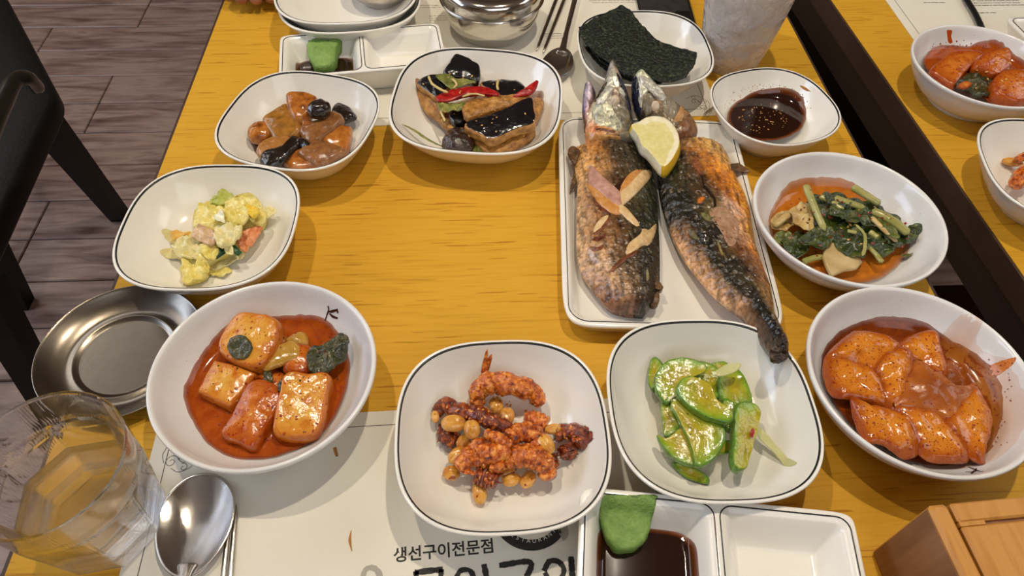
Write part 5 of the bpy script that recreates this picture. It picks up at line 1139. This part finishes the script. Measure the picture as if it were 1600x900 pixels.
for nm, px, m, t in (('gill_cover', H1([(165, 490), (250, 440), (370, 445), (450, 560), (490, 660), (470, 712), (400, 705), (300, 680), (225, 640), (200, 560)]), mat('silvery_scale', [(.3, (120, 122, 110)), (.5, (190, 188, 160)), (.7, (226, 220, 180))], scale=200, rough=.22, metal=.25, bump=.6, bscale=220, coat=.3), .0012),
        ('cheek', H1([(380, 470), (470, 440), (560, 500), (570, 600), (520, 650), (450, 600)]), GR, .0010), ('jaw_plate', H1([(330, 245), (405, 262), (350, 350), (300, 432), (255, 445), (215, 425), (260, 350)]), SI, .0026), ('snout', H1([(345, 110), (385, 50), (425, 75), (450, 150), (470, 230), (410, 250), (350, 245), (335, 185)]), SI, .0012),
        ('dark_skin', H1([(440, 110), (520, 195), (575, 300), (600, 420), (640, 590), (600, 600), (560, 470), (520, 330), (470, 220)]), SD, .0008), ('brow_ridge', H1([(470, 250), (510, 280), (540, 350), (500, 340), (470, 300)]), SI, .0012), ('gill_slit', H1([(215, 705), (270, 678), (360, 690), (430, 730), (400, 742), (300, 722)]), RB, .0004),
        ('gill_rim', H1([(235, 690), (300, 672), (400, 705), (380, 720), (300, 700)]), OR, .0010), ('collar', H1([(135, 735), (220, 760), (340, 770), (480, 790), (470, 830), (330, 850), (150, 842)]), fm('golden_collar', (170, 110, 56), (214, 166, 100)), .0012), ('collar', H1([(480, 760), (560, 730), (630, 760), (620, 830), (500, 840)]), GR, .0012), ('dark_mouth_gap', H1([(180, 330), (260, 270), (330, 190), (310, 260), (250, 340), (215, 400), (185, 400)]), DKF, .0004)):  # mouth opening drawn as a dark patch on the head
    patch(nm, px, A1, m, t, fish1)
M_eye = mat('cooked_fish_eye', [(.3, (196, 176, 150)), (.7, (214, 198, 176))], rough=.3, coat=.4)
patch('eye', [(961 + 7 * math.cos(a), 157 + 8 * math.sin(a)) for a in np.linspace(0, 5.5, 9)], A1, M_eye, .0030, fish1)
M_fin = mat('charred_fin', [(.3, (60, 40, 26)), (.6, (110, 78, 48)), (.8, (160, 120, 70))], scale=120, rough=.4, bump=.6)
def finp(nm, px, z, root, t=.002, g=(0, 0), m=M_fin, lab=None): slab(nm, px, z, t, m, lab, parent=root, g=g, nz=(.0005, 300), N=30, er=.0004, wave=(.0015, 120))
finp('gill_flap', [(888, 233), (895, 228), (906, 233), (903, 245), (898, 254), (890, 244)], .028, fish1, .004)
finp('pectoral_fin', [(898, 268), (902, 280), (897, 290), (891, 300), (893, 284)], .018, fish1)
finp('tail_stub', [(1026, 440), (1036, 449), (1030, 456), (1030, 470), (1022, 478), (1016, 468)], .020, fish1, .005)
finp('dorsal_fin', [(1026, 428), (1031, 440), (1036, 450), (1024, 448)], .024, fish1, .002)
fish2 = thing('grilled_fish', P(1110, 340, .008), 'right grilled mackerel, charred black and golden with its tail over the zucchini dish', 'fish', 'grilled mackerel on the white tray')
b0, b1 = (18, 17, 14), (36, 34, 24)
tab2 = [[(40, 36, 32), (80, 70, 56), (170, 134, 76), (190, 150, 84), (176, 140, 90)],
        [b1, (46, 44, 32), (170, 110, 50), (180, 138, 70), (176, 134, 70)],
        [b0, (60, 58, 40), (110, 66, 30), (214, 132, 40), (224, 152, 52)],
        [b0, (34, 32, 22), (66, 46, 26), (150, 88, 30), (232, 152, 40)],
        [b1, (24, 22, 18), (96, 84, 50), (196, 160, 136), (230, 146, 34)],
        [(190, 140, 92), b0, (30, 28, 20), (200, 156, 120), (232, 156, 40)],
        [(196, 148, 100), b0, (70, 54, 30), (120, 70, 30), (226, 142, 36)],
        [(200, 152, 106), b1, (26, 24, 18), (96, 60, 28), (176, 112, 44)],
        [(206, 160, 116), (40, 34, 26), (60, 52, 34), (120, 84, 44), (160, 110, 56)],
        [(190, 146, 106), (30, 26, 22), (44, 40, 30), (136, 102, 58), (130, 92, 50)],
        [(110, 76, 50), b0, b0, (110, 84, 50), (128, 94, 54)],
        [(90, 60, 40), b0, b0, (96, 66, 38), (120, 82, 44)],
        [(60, 40, 26), (40, 30, 20), (60, 40, 26), (80, 54, 34), (90, 60, 36)]]
st2 = [([(1088, 285), (1094, 310), (1110, 330), (1112, 360)], 2.5, (40, 26, 18), -.0016), ([(1112, 360), (1128, 378), (1146, 392)], 3.5, (60, 30, 18), -.0012),
       ([(1083, 268), (1080, 278), (1090, 292)], 3, (150, 92, 60), .0006), ([(1084, 336), (1094, 328)], 3, (220, 120, 40), .0006), ([(1074, 372), (1084, 388)], 3, (110, 104, 70), .001), ([(1114, 396), (1122, 418)], 1.6, (170, 150, 90), .0008), ([(1090, 352), (1104, 364)], 4, (130, 124, 80), .0008)]
L2 = [(1030, 226), (1026, 250), (1028, 275), (1030, 300), (1036, 330), (1046, 358), (1058, 386), (1074, 412), (1094, 437), (1112, 458), (1135, 476), (1158, 490), (1180, 516), (1196, 538), (1212, 560)]
R2 = [(1128, 226), (1140, 248), (1148, 270), (1162, 298), (1171, 325), (1175, 350), (1180, 378), (1186, 398), (1194, 420), (1204, 446), (1208, 470), (1211, 498), (1218, 522), (1226, 538), (1231, 556)]
body2 = flesh('body', L2, R2, [.020, .020, .020, .022, .030, .042, .049], .017, tab2, st2, M_skin, 90, 250, None, fish2, bump=.0017, warp=.09)
th2 = [[(30, 30, 60), (120, 124, 110), (170, 170, 140), (130, 130, 104)], [(40, 40, 90), (190, 188, 160), (206, 204, 176), (120, 116, 90)], [(20, 18, 24), (196, 196, 176), (120, 100, 76), (170, 166, 140)], [(16, 14, 14), (120, 100, 60), (170, 134, 104), (110, 96, 70)],
       [(14, 12, 12), (96, 80, 56), (150, 120, 90), (96, 84, 62)], [(20, 18, 16), (90, 80, 62), (100, 88, 64), (160, 108, 66)], [(40, 36, 32), (100, 86, 66), (120, 76, 44), (140, 90, 54)]]
head2 = flesh('head', [(988, 124), (986, 140), (988, 160), (994, 178), (1004, 196), (1016, 212), (1024, 228)], [(1004, 119), (1022, 134), (1040, 150), (1058, 164), (1078, 178), (1090, 202), (1084, 226)], [.058, .052, .042, .032, .024], .013, th2,
      [([(1008, 128), (1022, 142), (1034, 156)], 6, (196, 194, 160), .0015), ([(1000, 134), (999, 150), (1001, 165)], 2.5, (196, 200, 190), .001), ([(988, 128), (990, 142), (993, 156)], 3.0, (44, 54, 150), .0), ([(1064, 160), (1056, 176), (1054, 190)], 1.8, (60, 40, 26), -.0012),
       ([(1060, 190), (1075, 184), (1086, 196)], 5, (130, 80, 44), -.001), ([(1008, 165), (1014, 158), (1020, 170)], 4, (60, 50, 40), -.001)], M_sil, 50, 80, None, fish2, bump=.0016, zedge=.010)
patch('eye', [(1024 + 6.5 * math.cos(a), 166 + 8 * math.sin(a)) for a in np.linspace(0, 5.5, 9)], [head2], M_eye, .0026, fish2)
finp('pectoral_fin', [(1142, 256), (1158, 257), (1172, 267), (1160, 268), (1142, 264)], .024, fish2, .0015)
finp('gill_flap', [(1040, 214), (1070, 216), (1086, 222), (1062, 230), (1042, 228)], .030, fish2, .003)
finp('tail_stub', [(1206, 544), (1222, 534), (1232, 550), (1229, 560), (1216, 563), (1206, 556)], .056, fish2, .005, (0, 0), mat('charred_tail', [(.3, (16, 14, 12)), (.6, (56, 38, 26)), (.8, (130, 90, 50))], scale=160, rough=.35, coat=.3, bump=1.0))
A2 = [head2]
for nm, px, m, t in (('dark_skin', H2([(35, 65), (60, 45), (95, 75), (120, 200), (105, 340), (150, 400), (120, 460), (60, 400), (45, 200)]), SD, .0008), ('jaw_plate', H2([(118, 78), (150, 58), (235, 92), (310, 155), (402, 232), (392, 272), (335, 300), (240, 222), (150, 135)]), SI, .0022), ('jaw_plate', H2([(115, 130), (140, 150), (155, 240), (150, 350), (130, 380), (112, 330), (118, 230)]), SI, .0012),
        ('cheek', H2([(160, 260), (220, 235), (260, 290), (250, 400), (200, 440), (165, 380)]), GR, .0010), ('gill_cover', H2([(370, 300), (450, 270), (520, 300), (520, 380), (470, 480), (400, 450), (360, 380)]), GR, .0014), ('gill_flap', H2([(522, 282), (600, 360), (662, 462), (630, 448), (590, 455), (500, 520), (472, 488), (530, 380)]), fm('tan_gill', (150, 104, 60), (196, 150, 100)), .0014),
        ('collar', H2([(525, 540), (620, 470), (672, 545), (712, 640), (695, 690), (600, 730), (545, 720), (520, 620)]), fm('brown_collar', (96, 60, 36), (150, 104, 66)), .0014)):
    patch(nm, px, A2, m, t, fish2)
patch('belly_membrane', C4([(405, 590), (470, 560), (540, 572), (602, 680), (592, 760), (562, 822), (520, 800), (480, 720), (430, 652)]), [body2], fm('pink_membrane', (146, 106, 78), (188, 150, 122)), .0004, fish2)
patch('sauce_smear', F2([(815, 398), (880, 362), (968, 336), (955, 368), (900, 408), (850, 430)]), [d_fc.o], M_film2, .0005, d_fc.o, label='orange sauce smear')
patch('sauce_smear', [(1250, 134), (1258, 136), (1266, 143), (1258, 141)], [d_sau.o], M_stain, .0003, d_sau.o, N=20, label='small brown smear')
patch('sauce_smear', K2([(338, 270), (378, 272), (372, 320), (382, 370), (350, 372), (340, 320)]), [d_kim2.o], mat('chili_smear', [(.3, (170, 60, 16)), (.7, (196, 84, 30))], rough=.2), .0004, d_kim2.o, N=24, label='red chili streak')
# lemon
LM = lambda l: Z(l, 6.43, 980, 110)
M_lem = mat('lemon_flesh', [(.3, (240, 236, 206)), (.7, (255, 255, 250))], scale=200, stretch=(1, 1, 1), rough=.15, coat=.6, sss=0.090, bump=.4, bscale=260,
            edge=[(0, (230, 220, 160)), (.72, (232, 222, 166)), (.77, (246, 240, 218)), (1.0, (248, 242, 222))], ev=.06)
M_rind = mat('lemon_rind', [(.3, (228, 180, 30)), (.7, (240, 196, 40))], rough=.35, bump=.4, bscale=500, coat=.3)
slab('lemon_wedge', LM([(46, 552), (120, 515), (200, 470), (300, 460), (400, 490), (470, 560), (515, 650), (520, 740), (490, 820), (440, 900), (380, 960), (330, 940), (290, 890), (215, 800), (150, 745), (110, 650)]), .050, .012, [M_lem, M_rind, M_rind],
     'thick lemon wedge resting between the two fish heads', 'lemon', g=(.1, .1), ew=[.6, 1, 1, 1, 1, 1, 1, 1, 1, 1, .8, .3, .2, .2, .2, .3], skin=True, er=.0006, crown=.0004, N=80, rings=(.2, .4, .6, .70, .74, .78, .9, 1.0), taper=-.10, nz=(.0002, 300))

# ------------------------------------------------------------------ steelware
def lathe(name, cx, cy, prof, material, parent=None, label=None, cat=None, z0=0, N=96, squash=1, sub=3, tiltx=0, group=None):
    p = cat_open([(a, b) for a, b in prof], (len(prof) - 1) * sub + 1); t = np.linspace(0, 2 * math.pi, N, endpoint=False)
    R = [np.stack([cx + max(a, .0002) * np.cos(t), cy + max(a, .0002) * np.sin(t), np.full(N, T + z0 + b) + tiltx * max(a, 0) * np.cos(t)], 1) for a, b in p]
    V, F = ringmesh(R); return ob(name, V, F, material, parent=parent, label=label, cat=cat, origin=None if parent is not None else (cx, cy, T + z0), group=group)
lathe('steel_saucer', -.2965, .3390, [(0, 0.0007), (.036, 0.0007), (.040, 0.0000), (.044, 0.0008), (.054, 0.0046), (.062, 0.0096), (.0652, 0.0124), (.0662, 0.0132), (.0660, 0.0138), (.0648, 0.0136), (.0615, 0.0109), (.055, 0.0063), (.047, 0.0032), (.0425, 0.0034), (.0405, 0.0037), (.0385, 0.0026), (.0365, 0.0017), (.034, 0.0016), (.015, 0.0016), (0, 0.0016)],
      M_steelw, label='scratched round steel saucer overhanging the left table edge', cat='saucer')
# stack of dishes at the far edge
cs = (-.1505, .835)
st_a = sq(cs[0], cs[1], .0865, math.radians(6), 'lower of two stacked white dishes at the far edge', hs=1.0)
st_b = sq(cs[0] - .002, cs[1] + .004, .0865, math.radians(2), 'upper of two stacked white dishes at the far edge', hs=.9, z0=.0135)
lathe('steel_bowl', cs[0] + .035, cs[1] + .028, [(0, 0), (.022, 0), (.024, .001), (.036, .012), (.043, .026), (.044, .030), (.0435, .0302), (.042, .026), (.035, .013), (.023, .002), (0, .0018)], M_steel, label='small steel bowl nested in the stacked dishes', cat='bowl', z0=.0205)
# lidded rice bowl
rc = (.0235, .823)
rb = thing('rice_bowl', (rc[0], rc[1], T), 'lidded round stainless rice bowl on the far placemat', 'bowl')
lathe('bowl_body', rc[0], rc[1], [(0, .001), (.034, .001), (.038, 0), (.042, .002), (.052, .014), (.0585, .030), (.0602, .044), (.0600, .048), (.058, .048), (.050, .020), (0, .012)], M_steel2, parent=rb)
lathe('lid', rc[0], rc[1], [(0, .0475), (.0595, .0470), (.0618, .0475), (.0622, .0500), (.0616, .0580), (.0590, .0640), (.0530, .0672), (.044, .0672), (.0395, .0660), (.037, .0625), (.034, .0615), (.015, .0612), (0, .0612)], M_steel2, parent=rb)
# spoons
def spoon(tip, neck, end, z, wpx, label, group, zn=None, dep=.006):
    A, B, E_ = P(*tip, z), P(*neck, z), P(*end, z); ax = B - A; L_ = np.linalg.norm(ax); ax /= L_; sx = np.array([ax[1], -ax[0], 0]); W = wpx * mpp(*tip, z)
    root = thing('spoon', (B[0], B[1], T), label, 'spoon', group)
    t = np.linspace(0, 2 * math.pi, 64, endpoint=False); c = A + ax * L_ * .5
    ex = np.cos(t) * L_ / 2; ey = np.sin(t) * W / 2 * (1 + .12 * -np.cos(t)) ; O = np.array([c + ax * a + sx * b for a, b in zip(ex, ey)])
    R = []
    for s in (.02, .25, .5, .7, .85, .95, 1.0): r = c + (O - c) * s; r[:, 2] = T + z - dep * (1 - s ** 2.2); R.append(r)
    for s in (1.012, 1.0): r = c + (O - c) * s; r[:, 2] = T + z - (.0006 if s > 1.001 else .0012); R.append(r)
    for s in (.85, .5, .02): r = c + (O - c) * s; r[:, 2] = T + z - .0012 - dep * (1 - s ** 2.2); R.append(r)
    V, F = ringmesh(R); F = [tuple(reversed(f)) for f in F]; ob('spoon_bowl', V, F, M_steel2, parent=root)
    d = E_ - B; d /= np.linalg.norm(d)
    n_ = 24; pts = [B - ax * .010 + np.array([0, 0, -.0015]), B + np.array([0, 0, .0008]), B + d * .03 + np.array([0, 0, .004]), B + d * .09 + np.array([0, 0, .003]), E_]
    V, F = tube_mesh(pts, [.0075, .0042, .0030, .0034, .0044], 12, 40, .35); ob('handle', V, F, M_steel2, parent=root)
    return root
spoon((318, 739), (288, 903), (272, 985), .0085, 112, 'steel spoon lying in front of the radish kimchi bowl', 'steel spoons')
spoon((862, 123), (880, 74), (916, -70), .0085, 50, 'steel spoon beside the rice bowl on the far placemat', 'steel spoons')
def chop(a, b, label, grp='steel chopsticks', wpx=4.2):
    A, B = P(*a, .003), P(*b, .003); mm = mpp(*a, .003); V, F = tube_mesh([A, (A + B) / 2, B], [wpx * mm * .8, wpx * mm, wpx * mm], 8, 14, .55)
    ob('chopstick', V, F, M_steel, label=label, cat='chopstick', group=grp)
chop((369, 788), (355, 960), 'right steel chopstick beside the near spoon'); chop((359, 800), (343, 960), 'left steel chopstick beside the near spoon')
chop((838, 80), (884, -40), 'left steel chopstick beside the rice bowl', wpx=3.2); chop((848, 84), (897, -40), 'right steel chopstick beside the rice bowl', wpx=3.2)

# ------------------------------------------------------------------ water glass
gx, gy = -.267, .1985
def poly_ring(r, z, k, N=160, cx=gx, cy=gy, ph=.25, m=8):
    t = np.linspace(0, 2 * math.pi, N, endpoint=False); a = (t + ph) % (2 * math.pi / m) - math.pi / m; pr = math.cos(math.pi / m) / np.cos(a)
    rr = r * (1 - k + k * pr * 1.035); return np.stack([cx + rr * np.cos(t), cy + rr * np.sin(t), np.full(N, T + z)], 1)
outer = [(.0002, .0008, 0), (.030, .0008, .6), (.0355, .0012, 1), (.0375, .004, 1), (.0395, .020, 1), (.0425, .045, 1), (.0452, .064, 1), (.0462, .069, .5), (.0465, .072, .1), (.0472, .082, 0), (.0484, .099, 0), (.0484, .1005, 0), (.0476, .1012, 0)]
inner = [(.0468, .1005, 0), (.0464, .099, 0), (.0450, .078, 0), (.0440, .070, .1), (.0425, .064, .7), (.0395, .045, 1), (.0362, .020, 1), (.033, .013, 1), (.026, .0105, .6), (.0002, .010, 0)]
V, F = ringmesh([poly_ring(*q) for q in outer + inner]); glass = ob('water_glass', V, F, M_glass, label='faceted clear tumbler of water at the lower left', cat='glass', origin=(gx, gy, T), smooth=False)
for p in glass.data.polygons: pass
wr = [(.0002, .0102, 0), (.026, .0107, .6), (.0331, .0131, 1), (.0363, .020, 1), (.0384, .036, 1), (.0399, .0478, 1), (.0396, .0474, 1), (.038, .0472, .9), (.02, .0471, 0), (.0002, .0471, 0)]
V, F = ringmesh([poly_ring(*q) for q in wr]); ob('water', V, F, M_water, label='water half filling the faceted tumbler', cat='water', origin=(gx, gy, T + .0102))

# ------------------------------------------------------------------ iced cup
ix, iy = .3130, .7480
cup = lathe('iced_cup', ix, iy, [(0, .001), (.029, .001), (.032, 0), (.0335, .002), (.040, .030), (.0475, .075), (.0525, .115), (.0535, .117), (.052, .116), (.0462, .075), (.0385, .030), (.0320, .006), (0, .005)],
            mat('frosty_plastic', [(.3, (236, 226, 220)), (.7, (250, 246, 242))], scale=70, rough=.22, rvar=.12, trans=.42, ior=1.3, bump=.9, bscale=55, bdist=.006, coat=.5), label='frosty tumbler packed with ice at the top right of the table', cat='cup')
rr = random.Random(8); M_ice = mat('ice', [(.3, (214, 206, 198)), (.7, (240, 236, 232))], scale=70, rough=.18, trans=.45, ior=1.31, bump=.5, bscale=80, sss=0.090)
k = 0
for zz in (.020, .044, .068, .090):
    for a in range(4 if zz < .03 else 5):
        an = a * 2 * math.pi / (4 if zz < .03 else 5) + zz * 40; r_ = .016 + zz * .14
        A, F = SC3; kk = 1 / (np.abs(A) ** 6).sum(1) ** (1 / 6); V = A * kk[:, None] * .0112
        m3 = np.array(Matrix.Rotation(rr.uniform(0, 3), 3, 'X') @ Matrix.Rotation(rr.uniform(0, 3), 3, 'Z')); V = V @ m3.T + np.array([ix + r_ * math.cos(an), iy + r_ * math.sin(an), T + zz])
        ob('ice_cube', V, F, M_ice, label='ice cube inside the frosty tumbler', cat='ice', group='ice cubes in the tumbler')

# ------------------------------------------------------------------ phone behind the seaweed
ph = thing('phone', P(1040, 0, 0), 'black phone lying behind the seaweed dish', 'phone')
a0, a1 = P(1093, 46, .008), P(1078, -6, .008); dv = (a1 - a0) / np.linalg.norm(a1 - a0); rt = math.atan2(dv[1], dv[0]) - math.pi / 2
def local(parent, nm, b, m, bev, rot, org, lab=None):
    V, F = box(*b, bev); V = xform(V, rot) + np.array([org[0], org[1], T]); ob(nm, V, F, m, parent=parent, smooth=False, label=lab)
local(ph, 'case', (-.072, 0, 0, .15, .0006, .0085), mat('black_plastic', [(.3, (14, 14, 16)), (.7, (22, 22, 26))], rough=.25, coat=.6), .003, rt, a0)
local(ph, 'screen', (-.069, -.006, .004, .146, .0085, .0089), mat('dark_screen', [(.3, (44, 42, 42)), (.7, (60, 58, 58))], rough=.12), 0, rt, a0)
local(ph, 'camera_bump', (-.026, -.006, .012, .04, .0089, .0105), mat('black_plastic', []), .001, rt, a0)

# ------------------------------------------------------------------ wooden box at the lower right
BH = .085; A0 = P(1450, 789, BH); A1 = P(1503, 900, BH); dv = A0 - A1; rb_ = math.atan2(dv[1], dv[0]) - math.pi / 2
M_bx = mat('honey_wood', [(.3, (176, 116, 44)), (.5, (200, 142, 66)), (.7, (186, 124, 52))], scale=22, stretch=(5, .5, 1), rough=.4, bump=.12, detail=7, dist=.4)
M_bxs = mat('honey_wood_dark', [(.3, (120, 78, 48)), (.7, (156, 108, 72))], scale=22, stretch=(5, 5, .6), rough=.45, bump=.12, detail=7, dist=.4)  # darker tone of the box wood for side face, body and slot
bxr = thing('wooden_box', (A0[0], A0[1], T), 'honey-coloured wooden cutlery box at the lower right corner', 'box')
g0 = .0125
local(bxr, 'side_board', (0, g0, -.235, 0, .0005, BH), M_bx, .002, rb_, A0)
local(bxr, 'side_face', (-.0006, .0002, -.233, -.002, .003, BH - .0028), M_bxs, 0, rb_, A0, 'darker side face')
local(bxr, 'body', (g0, .12, -.235, 0, .0005, BH - .010), M_bxs, .002, rb_, A0)
local(bxr, 'lid', (g0 + .0014, .12, -.235, -.0145, BH - .0095, BH), M_bx, .0012, rb_, A0, 'sliding lid')
local(bxr, 'lid', (g0 + .0014, .12, -.0122, -.0002, BH - .0095, BH), M_bx, .0012, rb_, A0)
local(bxr, 'lid_strip', (g0 + .0014, .030, -.0146, -.0120, BH - .0094, BH - .0002), M_bx, 0, rb_, A0)
local(bxr, 'finger_slot', (.030, .12, -.0146, -.0120, BH - .0094, BH - .003), M_bxs, 0, rb_, A0)

# ------------------------------------------------------------------ cable on the second table
V, F = tube_mesh([P(1502, -20, .006), P(1512, 2, .006), P(1522, 18, .006), P(1530, 34, .006), P(1535, 46, .004)], [.0042] * 5, 10, 30, .6)
ob('black_cable', V, F, mat('black_rubber', [(.3, (16, 15, 15)), (.7, (26, 25, 25))], rough=.4), label='thick black cord lying across the second placemat', cat='cord')

# ------------------------------------------------------------------ chair at the left, stool in the gap
def prism(pts_top, pts_bot):
    n = len(pts_top); V = np.array(list(pts_top) + list(pts_bot), float); F = [tuple(range(n)), tuple(reversed(range(n, 2 * n)))]
    for k in range(n): F.append((k, n + k, n + (k + 1) % n, (k + 1) % n))
    return V, F
ch = thing('chair', (P(0, 150, -.29)[0], P(0, 150, -.29)[1], 0), 'black wooden chair at the left edge of the picture', 'chair')
zS = -.27
c1 = P(92, 150, zS); c0 = P(12, 0, zS); d0 = c0 - c1; d0 /= np.linalg.norm(d0); c2 = P(2, 342, zS); d2 = c2 - c1; d2 /= np.linalg.norm(d2)
SW = .44
q1 = c1; q0 = c1 + d0 * SW; q2 = c1 + np.array([d2[0], d2[1], 0]) * SW; q3 = q0 + (q2 - q1)
def rounded(q, r=.03):
    out = []
    n = len(q)
    for i in range(n):
        a, b, c_ = q[i - 1], q[i], q[(i + 1) % n]; u = (a - b) / np.linalg.norm(a - b); v = (c_ - b) / np.linalg.norm(c_ - b)
        for t in np.linspace(0, 1, 6): out.append((b + u * r) * (1 - t) ** 2 + 2 * b * t * (1 - t) + (b + v * r) * t * t)
    return np.array(out)
top = rounded([q0, q1, q2, q3]); ctr = top.mean(0)
R = []
for s, dz in ((.02, .006), (.6, .006), (.9, .004), (.98, .0), (1.0, -.008), (1.0, -.03), (.97, -.036), (.02, -.036)):
    r = ctr + (top - ctr) * s; r[:, 2] = T + zS + dz; R.append(r)
V, F = ringmesh(R); F = [tuple(reversed(f)) for f in F]; ob('seat', V, F, mat('black_leatherette', [(.3, (8, 8, 8)), (.7, (13, 12, 11))], rough=.5, spec=.3, bump=.2, bscale=200), parent=ch)
foot1 = P(188, 338, -.739); foot2 = P(112, 690, -.739)
def leg(a, b, wa, wb):
    d = np.array([1, 0, 0.]); e = np.array([0, 1, 0.]); tp = [a + d * sx * wa / 2 + e * sy * wa / 2 for sx, sy in ((-1, -1), (1, -1), (1, 1), (-1, 1))]; bt = [b + d * sx * wb / 2 + e * sy * wb / 2 for sx, sy in ((-1, -1), (1, -1), (1, 1), (-1, 1))]
    V, F = prism(tp, bt); ob('leg', V, F, M_black, parent=ch, smooth=False)
inw = (ctr - c1); inw[2] = 0; inw /= np.linalg.norm(inw)
leg(c1 + inw * .045 + np.array([0, 0, -.03]), np.array([foot1[0], foot1[1], .001]), .045, .035)
leg(q2 - (q2 - ctr) / np.linalg.norm(q2 - ctr) * .045 + np.array([0, 0, -.03]), np.array([foot2[0], foot2[1], .001]), .045, .038)
leg(q0 + (ctr - q0) * .35 + np.array([0, 0, -.03]), np.array([q0[0] - .22, q0[1] - .06, .001]), .045, .035)
leg(q3 + (ctr - q3) * .15 + np.array([0, 0, -.03]), np.array([q3[0] - .05, q3[1] - .02, .001]), .045, .035)
# glossy black back rail, added to catch the edge highlight
V, F = tube_mesh([P(-60, 330, -.06), P(-20, 215, -.05), P(5, 160, -.05), P(22, 128, -.05), P(42, 122, -.06), P(60, 140, -.10)], [.012, .012, .011, .010, .010, .010], 10, 40, 1)
ob('back_rail', V, F, mat('black_lacquer', [(.3, (24, 20, 16)), (.7, (34, 28, 22))], rough=.3, coat=.5), parent=ch)
bn = thing('bench', (.72, 1.03, 0), 'black bench running along the gap between the two tables', 'bench')
V, F = box(.52, .92, .70, 1.37, T - .31, T - .25, .006); ob('seat', V, F, M_black, parent=bn, smooth=False)
for yy in (.75, 1.28):
    V, F = box(.70, .74, yy, yy + .04, .001, T - .321, .003); ob('leg', V, F, M_black, parent=bn, smooth=False)
# ------------------------------------------------------------------ stool between the tables
sp = P(1500, 470, -.33)
so = thing('stool', (sp[0], sp[1], 0), 'dark brown stool tucked in the gap between the tables', 'stool')
V, F = box(sp[0] - .06, sp[0] + .16, sp[1] - .22, sp[1] + .035, T - .37, T - .33, .006); ob('seat', V, F, mat('brown_vinyl', [(.3, (70, 52, 38)), (.7, (88, 66, 48))], rough=.5, bump=.3, bscale=300), parent=so, smooth=False)
for dx in (-.045, .13):
    for dy in (-.20, .01):
        V, F = box(sp[0] + dx, sp[0] + dx + .022, sp[1] + dy, sp[1] + dy + .022, .001, T - .371, .002); ob('leg', V, F, M_black, parent=so, smooth=False)

# ------------------------------------------------------------------ the diner's resting hand at the far left corner
hd = thing('hand', P(388, -14, 0), 'bare hand of a diner resting on the far left table corner', 'hand')
M_skn = mat('skin', [(.3, (150, 96, 76)), (.7, (178, 122, 98))], scale=60, rough=.45, sss=0.060, bump=.25, bscale=200)
def handchain(pts, rad, nm, M=18):
    V, F = tube_mesh(pts, rad, 12, M, .9, None); ob(nm, V, F, M_skn, parent=hd)
hb = P(388, -2, .018); 
sk = bpy.data.meshes.new('palm')
nodes = [(0, .125, .030, .030), (0, .075, .026, .030), (.002, .045, .024, .032), (-.020, .030, .022, .014), (-.028, .012, .026, .0105), (-.026, .000, .022, .0095), (-.022, .003, .012, .0085),
         (-.006, .030, .024, .014), (-.009, .006, .029, .0110), (-.008, -.007, .023, .0100), (-.006, -.002, .012, .0088), (.009, .030, .024, .014), (.010, .008, .028, .0108), (.011, -.005, .022, .0098), (.010, .000, .012, .0086),
         (.023, .032, .020, .013), (.027, .014, .024, .0096), (.028, .003, .019, .0086), (.026, .006, .011, .0078), (-.030, .055, .020, .013), (-.044, .035, .018, .0105), (-.043, .018, .014, .0090)]
edges = [(0, 1), (1, 2), (2, 3), (3, 4), (4, 5), (5, 6), (2, 7), (7, 8), (8, 9), (9, 10), (2, 11), (11, 12), (12, 13), (13, 14), (2, 15), (15, 16), (16, 17), (17, 18), (1, 19), (19, 20), (20, 21)]
sk.from_pydata([(x, y, z) for x, y, z, r in nodes], edges, []); sk.materials.append(M_skn)
ho = bpy.data.objects.new('palm_and_fingers', sk); COL.objects.link(ho); ho.parent = hd; ho.location = Vector((hb[0], hb[1], T)) - Vector(hd.location); ho.rotation_euler = (0, 0, math.radians(-8))
m1 = ho.modifiers.new('s', 'SKIN'); m1.use_smooth_shade = True
for i, v in enumerate(sk.skin_vertices[0].data): v.radius = (nodes[i][3] * .95, nodes[i][3] * .8); v.use_root = (i == 0)
m2 = ho.modifiers.new('u', 'SUBSURF'); m2.levels = 2; m2.render_levels = 2
# forearm sleeve continuing out of the picture
V, F = tube_mesh([np.array([hb[0] + .012, hb[1] + .118, T + .031]), np.array([hb[0] + .04, hb[1] + .22, T + .036]), np.array([hb[0] + .08, hb[1] + .36, T + .06])], [.036, .044, .050], 20, 20, .85, (.002, 30)); ob('sleeve', V, F, mat('dark_grey_cloth', [(.3, (50, 50, 56)), (.7, (70, 70, 76))], rough=.9, bump=.3), parent=hd)

for o in bpy.data.objects:
    if '_o' in o: del o['_o']
    if o.get('group') == '': del o['group']
